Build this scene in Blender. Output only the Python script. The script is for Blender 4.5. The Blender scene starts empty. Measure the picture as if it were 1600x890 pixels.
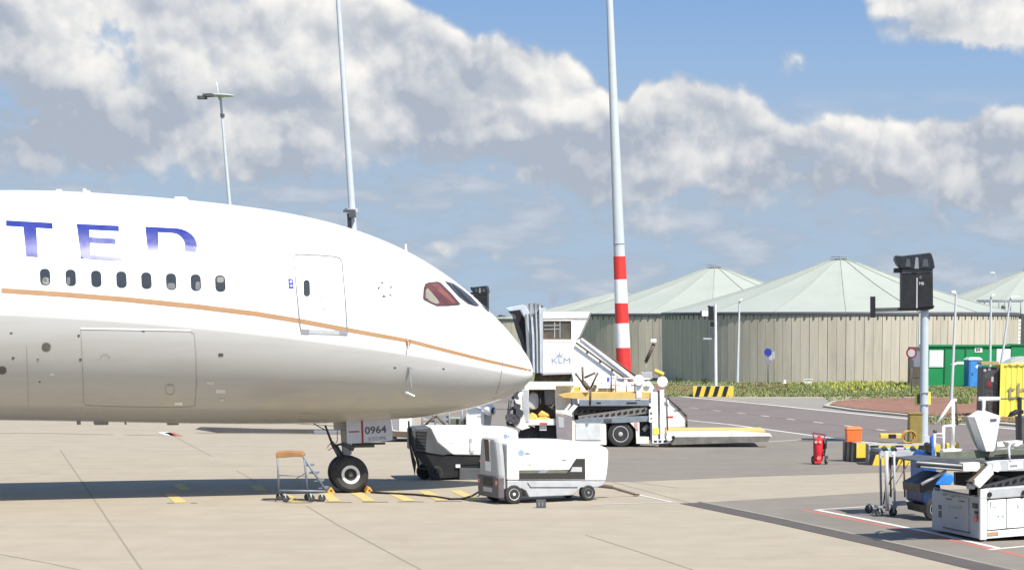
import bpy, bmesh, math, random
import numpy as np
from mathutils import Vector, Matrix
from mathutils.bvhtree import BVHTree
random.seed(7)
R = math.radians
sc = bpy.context.scene
col = sc.collection
# ------------------------------------------------------------------ camera
CH, PF, PX, PY = 4.66, 3300.0, 1200.0, 1405.0
PT = math.atan(900 / PF)
cd = bpy.data.cameras.new('camera'); cam = bpy.data.objects.new('camera', cd); col.objects.link(cam)
cd.sensor_width = 36; cd.lens = PF / 1600 * 36; cd.shift_x = -(PX - 800) / 1600; cd.shift_y = (PY - 445) / 1600
cd.clip_start = .5; cd.clip_end = 6000
cam.location = (0, 0, CH); cam.rotation_euler = (math.pi / 2 - PT, 0, 0)
sc.camera = cam
# ------------------------------------------------------------------ sun, sky, exposure
SAZ, SEL = R(137), R(54)       # clockwise from the view direction
TS = Vector((math.sin(SAZ) * math.cos(SEL), math.cos(SAZ) * math.cos(SEL), math.sin(SEL)))
sl = bpy.data.lights.new('sun', 'SUN'); sun = bpy.data.objects.new('sun', sl); col.objects.link(sun)
sl.energy = 5.0; sl.angle = R(.53); sl.color = (1, .955, .87)
sun.rotation_euler = TS.to_track_quat('Z', 'Y').to_euler(); sun.location = (30, -20, 60)
sc.view_settings.view_transform = 'Standard'; sc.view_settings.look = 'None'
sc.view_settings.exposure = .6; sc.view_settings.gamma = 1

W = bpy.data.worlds.new('World'); sc.world = W; W.use_nodes = True
nt = W.node_tree; nt.nodes.clear()
def mk_helpers(nt):
    N, L = nt.nodes, nt.links
    def put(sock, v):
        if isinstance(v, bpy.types.NodeSocket): L.new(v, sock)
        else: sock.default_value = v
    def m(op, a, b=0.0, c=None, clamp=False):
        n = N.new('ShaderNodeMath'); n.operation = op; n.use_clamp = clamp
        put(n.inputs[0], a); put(n.inputs[1], b)
        if c is not None: put(n.inputs[2], c)
        return n.outputs[0]
    def mr(v, a, b, c=0.0, d=1.0, smooth=False):
        n = N.new('ShaderNodeMapRange'); n.clamp = True
        if smooth: n.interpolation_type = 'SMOOTHSTEP'
        for i, q in enumerate((v, a, b, c, d)): put(n.inputs[i], q)
        return n.outputs[0]
    def comb(x, y, z=0.0):
        n = N.new('ShaderNodeCombineXYZ')
        for i, q in enumerate((x, y, z)): put(n.inputs[i], q)
        return n.outputs[0]
    def noise(vec, scale, detail=6, rough=.55, dist=0.0, dim='3D'):
        n = N.new('ShaderNodeTexNoise'); n.noise_dimensions = dim; put(n.inputs['Vector'], vec); n.inputs['Scale'].default_value = scale
        n.inputs['Detail'].default_value = detail; n.inputs['Roughness'].default_value = rough; n.inputs['Distortion'].default_value = dist
        return n.outputs['Fac']
    def mixc(f, a, b):
        n = N.new('ShaderNodeMix'); n.data_type = 'RGBA'
        put(n.inputs[0], f); put(n.inputs[6], a if isinstance(a, bpy.types.NodeSocket) else (*a, 1)); put(n.inputs[7], b if isinstance(b, bpy.types.NodeSocket) else (*b, 1))
        return n.outputs[2]
    return N, L, put, m, mr, comb, noise, mixc

N, L, put, m, mr, comb, noise, mixc = mk_helpers(nt)
tc = N.new('ShaderNodeTexCoord'); sep = N.new('ShaderNodeSeparateXYZ'); L.new(tc.outputs['Generated'], sep.inputs[0])
X_, Y_, Z_ = sep.outputs
U_ = m('MULTIPLY', m('ARCTAN2', X_, Y_), 57.2958)       # azimuth, degrees
V_ = m('MULTIPLY', m('ARCSINE', Z_), 57.2958)           # elevation, degrees
def curve(u, pts):       # pts: (u deg, value 0..10)
    n = N.new('ShaderNodeFloatCurve'); c = n.mapping.curves[0]
    u0, u1 = pts[0][0], pts[-1][0]
    P = [((a - u0) / (u1 - u0), b / 10) for a, b in pts]
    c.points[0].location = P[0]; c.points[1].location = P[-1]
    for a in P[1:-1]: c.points.new(*a)
    n.mapping.update()
    put(n.inputs['Value'], mr(u, u0, u1)); n.inputs['Factor'].default_value = 1
    return m('MULTIPLY', n.outputs[0], 10.0)
def ud(px): return math.degrees(math.atan((px - PX) / 3420))
def vd(py): return (505 - py) / 61.0
topP = [(-200, 60), (60, -40), (300, -60), (560, -15), (640, 12), (690, 38), (740, 62), (800, 84), (900, 104), (955, 138), (985, 160), (1010, 132), (1060, 122), (1120, 140), (1190, 165), (1250, 190), (1300, 172), (1350, 184), (1440, 196), (1500, 180), (1600, 160), (1750, 150)]
botP = [(-200, 250), (0, 185), (100, 235), (250, 290), (500, 325), (620, 290), (700, 285), (900, 335), (1100, 350), (1300, 345), (1600, 350), (1750, 340)]
blobs = [(1395, 22, 70, 50, 1.1), (1500, 60, 150, 52, 1.1), (1620, 70, 120, 55, 1.0), (1237, 122, 40, 30, .50), (1560, 10, 120, 40, .7),
         (170, 245, 190, 56, .95), (30, 240, 90, 50, .75), (0, 268, 50, 36, .7), (450, 285, 150, 42, .75), (640, 300, 110, 30, .6), (330, 215, 120, 40, .7), (610, 320, 90, 30, .45), (780, 282, 60, 20, .6), (800, 345, 80, 16, .35), (1050, 355, 170, 26, .5), (1400, 350, 220, 26, .5), (868, 466, 15, 22, .75), (690, 395, 40, 12, .45), (785, 402, 30, 12, .5), (1060, 390, 26, 10, .45), (300, 300, 120, 30, .4)]
def density(u, v):
    P = comb(u, v, 0.0)
    n1 = noise(P, .42, 8, .58, dim='2D')
    vo = N.new('ShaderNodeTexVoronoi'); vo.voronoi_dimensions = '2D'; vo.feature = 'F1'
    put(vo.inputs['Vector'], comb(m('ADD', u, m('MULTIPLY', n1, 1.1)), m('ADD', v, m('MULTIPLY', n1, .9)))); vo.inputs['Scale'].default_value = .85
    vo.inputs['Detail'].default_value = 2.5; vo.inputs['Roughness'].default_value = .45
    puff = m('SUBTRACT', .75, vo.outputs['Distance'])
    nn = m('ADD', m('MULTIPLY', m('SUBTRACT', n1, .5), 1.35), m('MULTIPLY', m('SUBTRACT', puff, .35), .42))
    T = curve(u, [(ud(a), max(0, vd(b))) for a, b in topP]); B = curve(u, [(ud(a), max(0, vd(b))) for a, b in botP])
    a = m('MULTIPLY', m('SUBTRACT', T, v), 1.5); b = m('MULTIPLY', m('SUBTRACT', v, B), .8)
    cov = m('MINIMUM', m('MINIMUM', a, b), .75)
    cov = m('MAXIMUM', cov, -1.0)
    for (x, y, rx, ry, am) in blobs:
        du = m('MULTIPLY', m('SUBTRACT', u, ud(x)), 61 / rx); dv = m('MULTIPLY', m('SUBTRACT', v, vd(y)), 61 / ry)
        d2 = m('MULTIPLY_ADD', du, du, m('MULTIPLY', dv, dv))
        q = m('SUBTRACT', am, m('MULTIPLY', d2, am * .7))
        cov = m('MAXIMUM', cov, m('SUBTRACT', q, .25))
    return m('ADD', cov, nn), nn
d0, n0 = density(U_, V_)
d1, n1_ = density(m('ADD', U_, .16), m('ADD', V_, .30))
alpha = mr(d0, -.10, .42, 0, 1, True)
lit = mr(m('SUBTRACT', n0, n1_), -.22, .30, 0, 1, True)
edge = mr(d1, .0, 1.1, 1.0, 0.0)
big = mr(noise(comb(m('ADD', U_, 40.0), m('MULTIPLY', V_, 1.6)), .33, 3, .5, dim='2D'), .36, .64, -.22, .30)
br = m('ADD', m('ADD', m('MULTIPLY', lit, .34), m('MULTIPLY', edge, .38)), big)
br = m('ADD', br, mr(m('SUBTRACT', V_, curve(U_, [(ud(a), max(0, vd(b))) for a, b in botP])), .0, 3.2, -.42, .20))
br = m('MINIMUM', m('MAXIMUM', br, 0.0), 1.0)
ccol = mixc(br, (.283, .318, .378), (.66, .645, .615))
# thin streaky cloud low down
st = noise(comb(m('MULTIPLY', U_, .42), m('MULTIPLY', V_, 1.5), 3.0), .9, 5, .55, dim='2D')
sa = m('MULTIPLY', mr(st, .36, .62, 0, .85, True), mr(V_, 5.8, 4.4, 0, 1))
scol = mixc(mr(st, .45, .8), (.255, .305, .375), (.42, .45, .50))
sky = N.new('ShaderNodeTexSky'); sky.sky_type = 'NISHITA'; sky.sun_disc = False
sky.sun_elevation = SEL; sky.sun_rotation = SAZ; sky.air_density = 1.0; sky.dust_density = .4; sky.ozone_density = 1.5
rv = N.new('ShaderNodeVectorMath'); rv.operation = 'NORMALIZE'
L.new(comb(X_, Y_, m('ADD', m('MULTIPLY', Z_, 1.9), .24)), rv.inputs[0]); L.new(rv.outputs[0], sky.inputs['Vector'])
tint = N.new('ShaderNodeMix'); tint.data_type = 'RGBA'; tint.blend_type = 'MULTIPLY'; tint.inputs[0].default_value = 1
L.new(sky.outputs[0], tint.inputs[6]); tint.inputs[7].default_value = (1.06, 1.19, 1.22, 1)
hz = N.new('ShaderNodeMix'); hz.data_type = 'RGBA'; L.new(mr(V_, 9.5, 2.6, .03, .95, True), hz.inputs[0])
L.new(tint.outputs[2], hz.inputs[6]); hz.inputs[7].default_value = (2.35, 3.0, 3.75, 1)      # far air over the horizon
bgS = N.new('ShaderNodeBackground'); L.new(hz.outputs[2], bgS.inputs[0]); bgS.inputs[1].default_value = .118
bgC = N.new('ShaderNodeBackground'); L.new(mixc(alpha, scol, ccol), bgC.inputs[0]); bgC.inputs[1].default_value = 1.0
mx = N.new('ShaderNodeMixShader'); L.new(m('MAXIMUM', alpha, sa), mx.inputs[0]); L.new(bgS.outputs[0], mx.inputs[1]); L.new(bgC.outputs[0], mx.inputs[2])
wo = N.new('ShaderNodeOutputWorld'); L.new(mx.outputs[0], wo.inputs[0])
# ------------------------------------------------------------------ pixel <-> world helpers (real places, found once)
CAM = Vector((0, 0, CH))
def ray(px, py):
    a = (px - PX) / PF; b = -(py - PY) / PF
    return Vector((a, b * math.sin(PT) + math.cos(PT), b * math.cos(PT) - math.sin(PT)))
def G(px, py, z=0.0):
    d = ray(px, py); t = (z - CH) / d.z
    return CAM + d * t
def AT(px, py, Y):
    d = ray(px, py); return CAM + d * (Y / d.y)
def scale_at(Y): return PF / (Y * math.cos(PT) + CH * math.sin(PT))
class Fr:
    """a local frame standing on the ground: u to the right along yaw, v away, z up"""
    def __init__(s, px, py, yaw=0.0, to=None, Y=None):
        s.o = G(px, py) if Y is None else Vector((AT(px, py, Y).x, Y, 0))
        if to is not None:
            q = G(*to) - s.o; yaw = math.degrees(math.atan2(q.y, q.x))
        s.yaw = R(yaw)
        s.u = Vector((math.cos(s.yaw), math.sin(s.yaw), 0)); s.v = Vector((-math.sin(s.yaw), math.cos(s.yaw), 0))
    def loc(s, w):
        q = w - s.o; return Vector((q.dot(s.u), q.dot(s.v), q.z))
    def uz(s, px, py, v=0.0):
        d = ray(px, py); p = s.o + s.v * v; t = (p - CAM).dot(s.v) / d.dot(s.v)
        q = s.loc(CAM + d * t); return (q.x, q.z)
    def vz(s, px, py, u=0.0):
        d = ray(px, py); p = s.o + s.u * u; t = (p - CAM).dot(s.u) / d.dot(s.u)
        q = s.loc(CAM + d * t); return (q.y, q.z)
    def UV(s, px, py, z=0.0):
        q = s.loc(G(px, py, z)); return (q.x, q.y)
    def P(s, pts, v=0.0): return [s.uz(a, b, v) for a, b in pts]
    def Q(s, pts, u=0.0): return [s.vz(a, b, u) for a, b in pts]
    def B(s, x0, y0, x1, y1, v=0.0):          # pixel rectangle -> u0,u1,z0,z1
        a = s.uz(x0, (y0 + y1) / 2, v)[0]; b = s.uz(x1, (y0 + y1) / 2, v)[0]; xm = (x0 + x1) / 2
        return a, b, s.uz(xm, y1, v)[1], s.uz(xm, y0, v)[1]
# ------------------------------------------------------------------ materials
MATS = {}
def mat(name, c, rough=.5, metal=0.0, var=.12, scale=3.0, coat=0.0, bump=0.0, dirt=None, dscale=1.0, spec=.5, emit=None):
    if name in MATS: return MATS[name]
    k = bpy.data.materials.new(name); k.use_nodes = True; nt = k.node_tree
    N, L, put, m, mr, comb, noise, mixc = mk_helpers(nt)
    b = nt.nodes['Principled BSDF']
    tc = N.new('ShaderNodeTexCoord'); g = N.new('ShaderNodeNewGeometry'); ob = g.outputs['Position']
    f = noise(ob, scale, 5, .6)
    c0 = tuple(x * (1 - var) for x in c); c1 = tuple(min(1, x * (1 + var)) for x in c)
    cc = mixc(mr(f, .3, .7), c0, c1)
    if dirt:
        f2 = noise(ob, dscale, 6, .65)
        cc = mixc(mr(f2, .52, .78, 0, .55), cc, dirt)
    put(b.inputs['Base Color'], cc)
    put(b.inputs['Roughness'], mr(f, .3, .7, max(.02, rough - .06), min(1, rough + .08)))
    b.inputs['Metallic'].default_value = metal; b.inputs['Coat Weight'].default_value = coat
    b.inputs['Specular IOR Level'].default_value = spec
    if emit:
        b.inputs['Emission Color'].default_value = (*emit, 1); b.inputs['Emission Strength'].default_value = 1
    if bump:
        bm_ = N.new('ShaderNodeBump'); bm_.inputs['Strength'].default_value = bump; bm_.inputs['Distance'].default_value = .02
        L.new(noise(ob, scale * 8, 4, .6), bm_.inputs['Height']); L.new(bm_.outputs[0], b.inputs['Normal'])
    MATS[name] = k
    return k
M = dict(
 white=mat('white_paint', (.78, .78, .76), .35, var=.03, dirt=(.6, .57, .52), dscale=1.7, coat=.2),
 white2=mat('dull_white_paint', (.70, .69, .66), .5, var=.05, dirt=(.42, .38, .32), dscale=2.4),
 cream=mat('cream_paint', (.79, .765, .69), .45, var=.05, dirt=(.45, .38, .28), dscale=2.5),
 lgrey=mat('light_grey_paint', (.42, .43, .44), .45, var=.06, dirt=(.25, .24, .22), dscale=2.5),
 grey=mat('grey_paint', (.24, .25, .27), .45, var=.08, dirt=(.15, .14, .13), dscale=3),
 dgrey=mat('dark_grey_paint', (.075, .078, .085), .5, var=.15),
 black=mat('black_paint', (.014, .014, .015), .45, var=.2),
 rubber=mat('tyre_rubber', (.028, .027, .027), .75, var=.25, dirt=(.09, .085, .075), dscale=5),
 steel=mat('galvanised_steel', (.17, .19, .22), .5, metal=.2, var=.1, scale=6),
 pole=mat('painted_pole_grey', (.50, .53, .55), .45, var=.05, scale=2),
 alu=mat('aluminium', (.62, .63, .64), .3, metal=.85, var=.06),
 brown=mat('brown_steel', (.10, .07, .05), .6, var=.2),
 yellow=mat('yellow_paint', (.72, .50, .055), .5, var=.07, dirt=(.35, .25, .08), dscale=3),
 dyellow=mat('worn_yellow_deck', (.62, .43, .14), .6, var=.14, scale=2, dirt=(.30, .22, .12), dscale=2),
 lyellow=mat('lemon_container_paint', (.78, .70, .10), .5, var=.05, dirt=(.55, .48, .15), dscale=1.2),
 orange=mat('orange_plastic', (.80, .16, .035), .45, var=.06),
 dorange=mat('orange_brown_pad', (.30, .155, .06), .6, var=.12),
 red=mat('red_paint', (.62, .025, .035), .35, var=.06),
 mred=mat('mast_red_paint', (.62, .035, .03), .45, var=.05),
 wine=mat('dark_red_paint', (.22, .02, .03), .5),
 blue=mat('blue_paint', (.015, .035, .10), .4, var=.12),
 bblue=mat('bright_blue_tarpaulin', (.02, .20, .72), .5, var=.15),
 tblue=mat('toilet_blue_plastic', (.03, .16, .42), .45, var=.06),
 tgreen=mat('container_green_paint', (.012, .24, .075), .5, var=.07, scale=.6),
 dgreen=mat('dark_green_paint', (.01, .12, .045), .5, var=.07),
 olive=mat('olive_cabinet_paint', (.27, .20, .05), .55, var=.08, dirt=(.18, .14, .05)),
 odeck=mat('olive_deck_steel', (.13, .14, .10), .6, var=.2, scale=5),
 glass=mat('dark_window_glass', (.02, .024, .028), .08, var=.1, spec=.8),
 screen=mat('silver_window_film', (.55, .57, .56), .3, var=.05),
 letter=mat('livery_blue_lettering', (.012, .022, .20), .30, var=.02, coat=.6),
 logob=mat('printed_blue_mark', (.10, .22, .42), .5, var=.02),
 logog=mat('printed_grey_mark', (.22, .23, .25), .5, var=.02),
 dark=mat('dark_recess', (.03, .028, .024), .8, var=.2),
 cover=mat('grey_canvas_bellows', (.17, .18, .19), .7, var=.15, scale=4),
 coverl=mat('pale_canvas_edge', (.45, .50, .56), .6, var=.12, scale=3),
 rope=mat('coiled_brown_hose', (.40, .24, .05), .7, var=.2),
 concs=mat('cast_concrete', (.34, .32, .27), .85, var=.12, scale=2, dirt=(.2, .18, .14)),
 lensw=mat('lamp_lens', (.75, .75, .72), .2, var=.02),
)
# ------------------------------------------------------------------ mesh builder
class MB:
    def __init__(s): s.bm = bmesh.new(); s.mi = 0
    def _f(s, vs, smooth=False):
        try: f = s.bm.faces.new(vs)
        except ValueError: return None
        f.material_index = s.mi; f.smooth = smooth; return f
    def loft(s, rings, close=True, caps=True, smooth=False):
        R_ = [[s.bm.verts.new(p) for p in r] for r in rings]
        n = len(R_[0])
        for a, b in zip(R_[:-1], R_[1:]):
            for i in range(n if close else n - 1):
                j = (i + 1) % n; s._f((a[i], a[j], b[j], b[i]), smooth)
        if caps and close:
            s._f(list(reversed(R_[0]))); s._f(R_[-1])
        return s
    def box(s, x0, x1, y0, y1, z0, z1):
        return s.loft([[(x0, y0, z), (x1, y0, z), (x1, y1, z), (x0, y1, z)] for z in sorted((z0, z1))])
    def pv(s, pts, v0, v1):      # (u,z) outline pushed through v
        return s.loft([[(u, v, z) for u, z in pts] for v in (v0, v1)])
    def pu(s, pts, u0, u1):      # (v,z) outline pushed through u
        return s.loft([[(u, v, z) for v, z in pts] for u in (u0, u1)])
    def pz(s, pts, z0, z1):
        return s.loft([[(x, y, z) for x, y in pts] for z in (z0, z1)])
    def cyl(s, a, b, r0, r1=None, n=14, smooth=True):
        a, b = Vector(a), Vector(b); r1 = r0 if r1 is None else r1
        q = (b - a).to_track_quat('Z', 'Y'); X, Y = q @ Vector((1, 0, 0)), q @ Vector((0, 1, 0))
        rr = [[c + (X * math.cos(t) + Y * math.sin(t)) * r for t in [2 * math.pi * i / n for i in range(n)]] for c, r in ((a, r0), (b, r1))]
        return s.loft(rr, smooth=smooth)
    def lathe(s, prof, o, axis, n=32, smooth=True):      # prof = (radius, along)
        o = Vector(o); q = Vector(axis).to_track_quat('Z', 'Y'); X, Y, Z = (q @ Vector(e) for e in ((1, 0, 0), (0, 1, 0), (0, 0, 1)))
        rr = [[o + Z * a + (X * math.cos(t) + Y * math.sin(t)) * max(r, .0005) for t in [2 * math.pi * i / n for i in range(n)]] for r, a in prof]
        return s.loft(rr, smooth=smooth)
    def tube(s, pts, r, n=8):
        pts = [Vector(p) for p in pts]; rings = []
        for i, p in enumerate(pts):
            t = (pts[min(i + 1, len(pts) - 1)] - pts[max(i - 1, 0)]).normalized()
            q = t.to_track_quat('Z', 'Y'); X, Y = q @ Vector((1, 0, 0)), q @ Vector((0, 1, 0))
            rings.append([p + (X * math.cos(a) + Y * math.sin(a)) * r for a in [2 * math.pi * k / n for k in range(n)]])
        return s.loft(rings, smooth=True)
    def bars(s, segs, r, n=6):
        for a, b in segs: s.cyl(a, b, r, n=n)
        return s
    def text(s, txt, size, fn, bold=0.0, thick=.006, sx=1.0):
        """fn maps text x,y to a local 3-D point; thickness along fn's third argument"""
        cu = bpy.data.curves.new('t', 'FONT'); cu.body = txt; cu.size = size; cu.offset = bold; cu.resolution_u = 3
        ob = bpy.data.objects.new('t', cu); col.objects.link(ob)
        dg = bpy.context.evaluated_depsgraph_get(); me = bpy.data.meshes.new_from_object(ob.evaluated_get(dg))
        xs = [v.co.x for v in me.vertices]; x0, x1 = min(xs), max(xs)
        vv = [s.bm.verts.new(fn((v.co.x - x0) * sx, v.co.y)) for v in me.vertices]
        for p in me.polygons: s._f([vv[i] for i in p.vertices])
        bpy.data.objects.remove(ob); bpy.data.curves.remove(cu); bpy.data.meshes.remove(me)
        return s
    def build(s, name, material, parent=None, bevel=0.0, solid=0.0, keepn=False):
        if not keepn:
            bmesh.ops.recalc_face_normals(s.bm, faces=s.bm.faces)
            for e in s.bm.edges:
                if len(e.link_faces) == 2 and e.calc_face_angle(0) > .6: e.smooth = False
        me = bpy.data.meshes.new(name); s.bm.to_mesh(me); s.bm.free()
        for k in (material if isinstance(material, (list, tuple)) else [material]): me.materials.append(k)
        o = bpy.data.objects.new(name, me); col.objects.link(o)
        if parent is not None: o.parent = parent
        if bevel:
            b = o.modifiers.new('bevel', 'BEVEL'); b.width = bevel; b.segments = 2; b.limit_method = 'ANGLE'; b.angle_limit = R(35)
        return o
def scribble(F, x0, x1, y, h, v, k, parent, face='v', seed=0, fill=.75):
    """small print too fine to read: a row of letter-like strokes"""
    rnd = random.Random(seed); b = MB(); x = x0
    while x < x1 - .5:
        w = rnd.uniform(.9, 1.7)
        if rnd.random() < fill:
            for (a, c, d, e) in rnd.choice([((0, .35, 0, 1), (.35, .9, 0, .25)), ((0, .35, 0, 1), (.5, .9, .1, .6)), ((0, .9, .35, .65),), ((0, .3, 0, 1), (.6, .9, 0, 1), (.3, .6, .4, .6)), ((0, .9, 0, .25), (0, .9, .7, .95))]):
                P = [(x + a * w, y - d * h), (x + c * w, y - d * h), (x + c * w, y - e * h), (x + a * w, y - e * h)]
                if face == 'v': b.pv(F.P(P, v), v - .003, v)
                else: b.pu(F.Q(P, v), v - .003, v)
        x += w + .25
    return b.build('lettering', k, parent)
def tag(o, label=None, cat=None, group=None, kind=None):
    for k, v in (('label', label), ('category', cat), ('group', group), ('kind', kind)):
        if v: o[k] = v
    return o
def thing(name, label, cat, f=None, group=None, loc=None, yaw=0.0):
    o = bpy.data.objects.new(name, None); col.objects.link(o); o.empty_display_size = .3
    o.location = f.o if f else loc; o.rotation_euler = (0, 0, f.yaw if f else yaw)
    return tag(o, label, cat, group)
def place(o, f): o.location = f.o; o.rotation_euler = (0, 0, f.yaw); return o
def wheel(name, parent, c, r, w, axis=(0, -1, 0), rim=.55, rimmat=None, n=28):
    """tyre with rounded shoulders; its rim is a child"""
    t = MB().lathe([(r * rim, 0), (r * rim, -w * .02), (r * .80, w * .02), (r * .95, -w * .06), (r, -w * .24), (r, -w * .76), (r * .95, -w * .94), (r * .8, -w), (r * rim, -w)], c, axis, n).build(name, M['rubber'], parent)
    k = rimmat or M['lgrey']
    MB().lathe([(r * rim * 1.02, -.01), (r * rim * .98, .006), (r * rim * .84, -.005), (r * rim * .72, -w * .22), (r * rim * .38, -w * .24), (r * rim * .34, -.01), (r * rim * .2, .012), (.001, .014)], c, axis, n).build('rim', k, t)
    return t
# ------------------------------------------------------------------ ground
def ground_mat(name, c, c2, scale, patch, rough=.9, stain=(.2, .18, .15), stain_amt=.35, streak=0):
    c, c2, stain = (tuple(x * .85 for x in q) for q in (c, c2, stain))
    k = bpy.data.materials.new(name); k.use_nodes = True
    N, L, put, m, mr, comb, noise, mixc = mk_helpers(k.node_tree); b = k.node_tree.nodes['Principled BSDF']
    g = N.new('ShaderNodeNewGeometry'); p = g.outputs['Position']
    n1 = noise(p, scale, 6, .6); n2 = noise(p, patch, 4, .6, .6); n3 = noise(p, 22, 3, .7)
    mp = N.new('ShaderNodeMapping'); L.new(p, mp.inputs[0]); mp.inputs['Rotation'].default_value = (0, 0, R(20)); mp.inputs['Scale'].default_value = (.12, 1.1, 1)
    n4 = noise(mp.outputs[0], .7, 5, .6)
    cc = mixc(mr(n1, .3, .7), c, c2)
    cc = mixc(mr(n2, .50, .72, 0, stain_amt), cc, stain)
    cc = mixc(mr(n4, .52, .75, 0, .30 + streak), cc, tuple(x * .72 for x in c))
    n5 = noise(p, .35, 6, .7, 1.2)
    cc = mixc(mr(n5, .56, .70, 0, .22), cc, tuple(x * .66 for x in c))
    cc = mixc(mr(n3, .35, .75, 0, .22), cc, tuple(x * .6 for x in c))
    put(b.inputs['Base Color'], cc); put(b.inputs['Roughness'], rough)
    bp = N.new('ShaderNodeBump'); bp.inputs['Strength'].default_value = .35; bp.inputs['Distance'].default_value = .01
    L.new(noise(p, 30, 3, .7), bp.inputs['Height']); L.new(bp.outputs[0], b.inputs['Normal'])
    return k
GM = dict(
 conc=ground_mat('apron_concrete', (.355, .30, .222), (.41, .35, .265), .9, .12, stain=(.31, .265, .20), stain_amt=.4),
 asph=ground_mat('apron_asphalt', (.205, .178, .145), (.24, .21, .175), 1.2, .15, stain=(.15, .13, .11), stain_amt=.45),
 road=ground_mat('road_asphalt', (.175, .14, .125), (.205, .168, .15), .8, .1, stain=(.10, .085, .08), stain_amt=.4),
 path=ground_mat('pale_paving', (.26, .235, .20), (.31, .28, .24), .8, .2),
 kerb=ground_mat('kerb_stone', (.44, .40, .33), (.5, .46, .38), 2, .4),
 earth=ground_mat('brown_earth', (.24, .115, .07), (.32, .16, .105), 1.4, .5, stain=(.10, .075, .035), stain_amt=.6, streak=.35),
 soil=ground_mat('grassy_soil', (.16, .20, .07), (.21, .24, .09), .7, .15, stain=(.24, .19, .11)),
 paintw=ground_mat('white_road_paint', (.62, .60, .56), (.72, .70, .66), 6, 1.5, stain=(.35, .32, .28), stain_amt=.5),
 painty=ground_mat('yellow_road_paint', (.52, .41, .15), (.62, .50, .20), 6, 1.5, stain=(.45, .36, .16), stain_amt=.4),
 paintr=ground_mat('red_road_paint', (.40, .13, .10), (.46, .17, .13), 5, 1.5, stain=(.2, .14, .12), stain_amt=.7),
 channel=ground_mat('dark_joint_filler', (.085, .07, .062), (.11, .09, .08), 3, .5, stain=(.06, .055, .05)),
 joint=ground_mat('joint_sealant', (.26, .22, .165), (.3, .25, .19), 3, .5),
)
def sheet(name, px, k, z, kind='structure', tess=0):
    bm = bmesh.new(); vs = [bm.verts.new(G(a, b).xy.to_3d() + Vector((0, 0, z))) for a, b in px]
    bm.faces.new(vs); bmesh.ops.recalc_face_normals(bm, faces=bm.faces)
    for f in bm.faces:
        if f.normal.z < 0: f.normal_flip()
    me = bpy.data.meshes.new(name); bm.to_mesh(me); bm.free(); me.materials.append(k)
    o = bpy.data.objects.new(name, me); col.objects.link(o); o['kind'] = kind
    return o
def strip(name, px, w, k, z, w1=None, multi=False):
    """a painted line of real width w metres along pixel points; multi: list of lines in one mesh"""
    bm = bmesh.new()
    for line in (px if multi else [px]):
        P = [G(a, b) for a, b in line]; prev = None
        for i, p in enumerate(P):
            t = (P[min(i + 1, len(P) - 1)] - P[max(i - 1, 0)]); t.z = 0; t.normalize(); n = Vector((-t.y, t.x, 0))
            ww = w if w1 is None else w + (w1 - w) * i / (len(P) - 1)
            a, b = bm.verts.new((p.x + n.x * ww / 2, p.y + n.y * ww / 2, z)), bm.verts.new((p.x - n.x * ww / 2, p.y - n.y * ww / 2, z))
            if prev: bm.faces.new((prev[0], prev[1], b, a))
            prev = (a, b)
    for f in bm.faces:
        f.normal_update()
        if f.normal.z < 0: f.normal_flip()
    me = bpy.data.meshes.new(name); bm.to_mesh(me); bm.free(); me.materials.append(k)
    o = bpy.data.objects.new(name, me); col.objects.link(o); o['kind'] = 'structure'
    return o
def world_poly(name, pts, k, z):
    bm = bmesh.new(); f = bm.faces.new([bm.verts.new((x, y, z)) for x, y in pts]); f.normal_update()
    if f.normal.z < 0: f.normal_flip()
    me = bpy.data.meshes.new(name); bm.to_mesh(me); bm.free(); me.materials.append(k)
    o = bpy.data.objects.new(name, me); col.objects.link(o); o['kind'] = 'structure'; return o
world_poly('ground', [(-3000, -300), (3000, -300), (3000, 4500), (-3000, 4500)], GM['soil'], -.03)
world_poly('apron', [(-160, -60), (140, -60), (140, 150), (-160, 150)], GM['conc'], 0)
Z1, Z2, Z3, Z4 = .004, .008, .012, .016
a1 = sheet('asphalt', [(700, 668), (640, 642), (500, 630), (300, 622), (-400, 618), (900, 612), (1045, 615), (1900, 700), (1900, 728), (1600, 732), (1370, 738), (1180, 744), (985, 752), (820, 752)], GM['asph'], Z1)
sheet('asphalt_stand', [(1086, 785), (1230, 777), (1380, 768), (1600, 760), (1900, 750), (2600, 900), (2200, 1060), (1620, 905)], GM['asph'], Z1)
sheet('road', [(900, 604), (1045, 617), (1200, 631.5), (1280, 640), (1420, 654), (1600, 671), (1900, 700), (2600, 766), (2600, 830), (1900, 752), (1600, 716), (1450, 700), (1320, 687), (1140, 663), (1000, 649), (860, 634), (500, 606)], GM['road'], Z2)
strip('road_edge_line', [(900, 604), (1045, 617.5), (1200, 632), (1280, 640.5), (1420, 654.5), (1600, 671.5), (1900, 700)], .32, GM['paintw'], Z3)
strip('road_edge_line', [(860, 634), (1000, 649), (1140, 663), (1320, 687), (1450, 700), (1600, 716), (1900, 752)], .24, GM['paintw'], Z3)
strip('lane_dashes', [[(x - 7, y - .8), (x + 7, y + .8)] for x, y in ((1050, 633.5), (1085, 637.3), (1120, 641.3), (1157, 645.5), (1195, 650), (1235, 655), (1279, 660), (1326, 665.5), (1376, 671.5), (1470, 683), (1530, 691))], .2, GM['paintw'], Z3, multi=True)
strip('road_joint', [(1040, 632), (1160, 646), (1320, 666), (1420, 679)], .07, GM['channel'], Z3)
strip('thin_line', [(1200, 690), (1290, 684), (1320, 683)], .13, GM['paintw'], Z2)
sheet('paving', [(1060, 611), (1140, 621.5), (1200, 621.5), (1400, 620.5), (1600, 619.5), (2000, 617), (2000, 712), (1600, 670.5), (1420, 653.5), (1280, 639.5), (1200, 631)], GM['path'], Z1 + .001)
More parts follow.
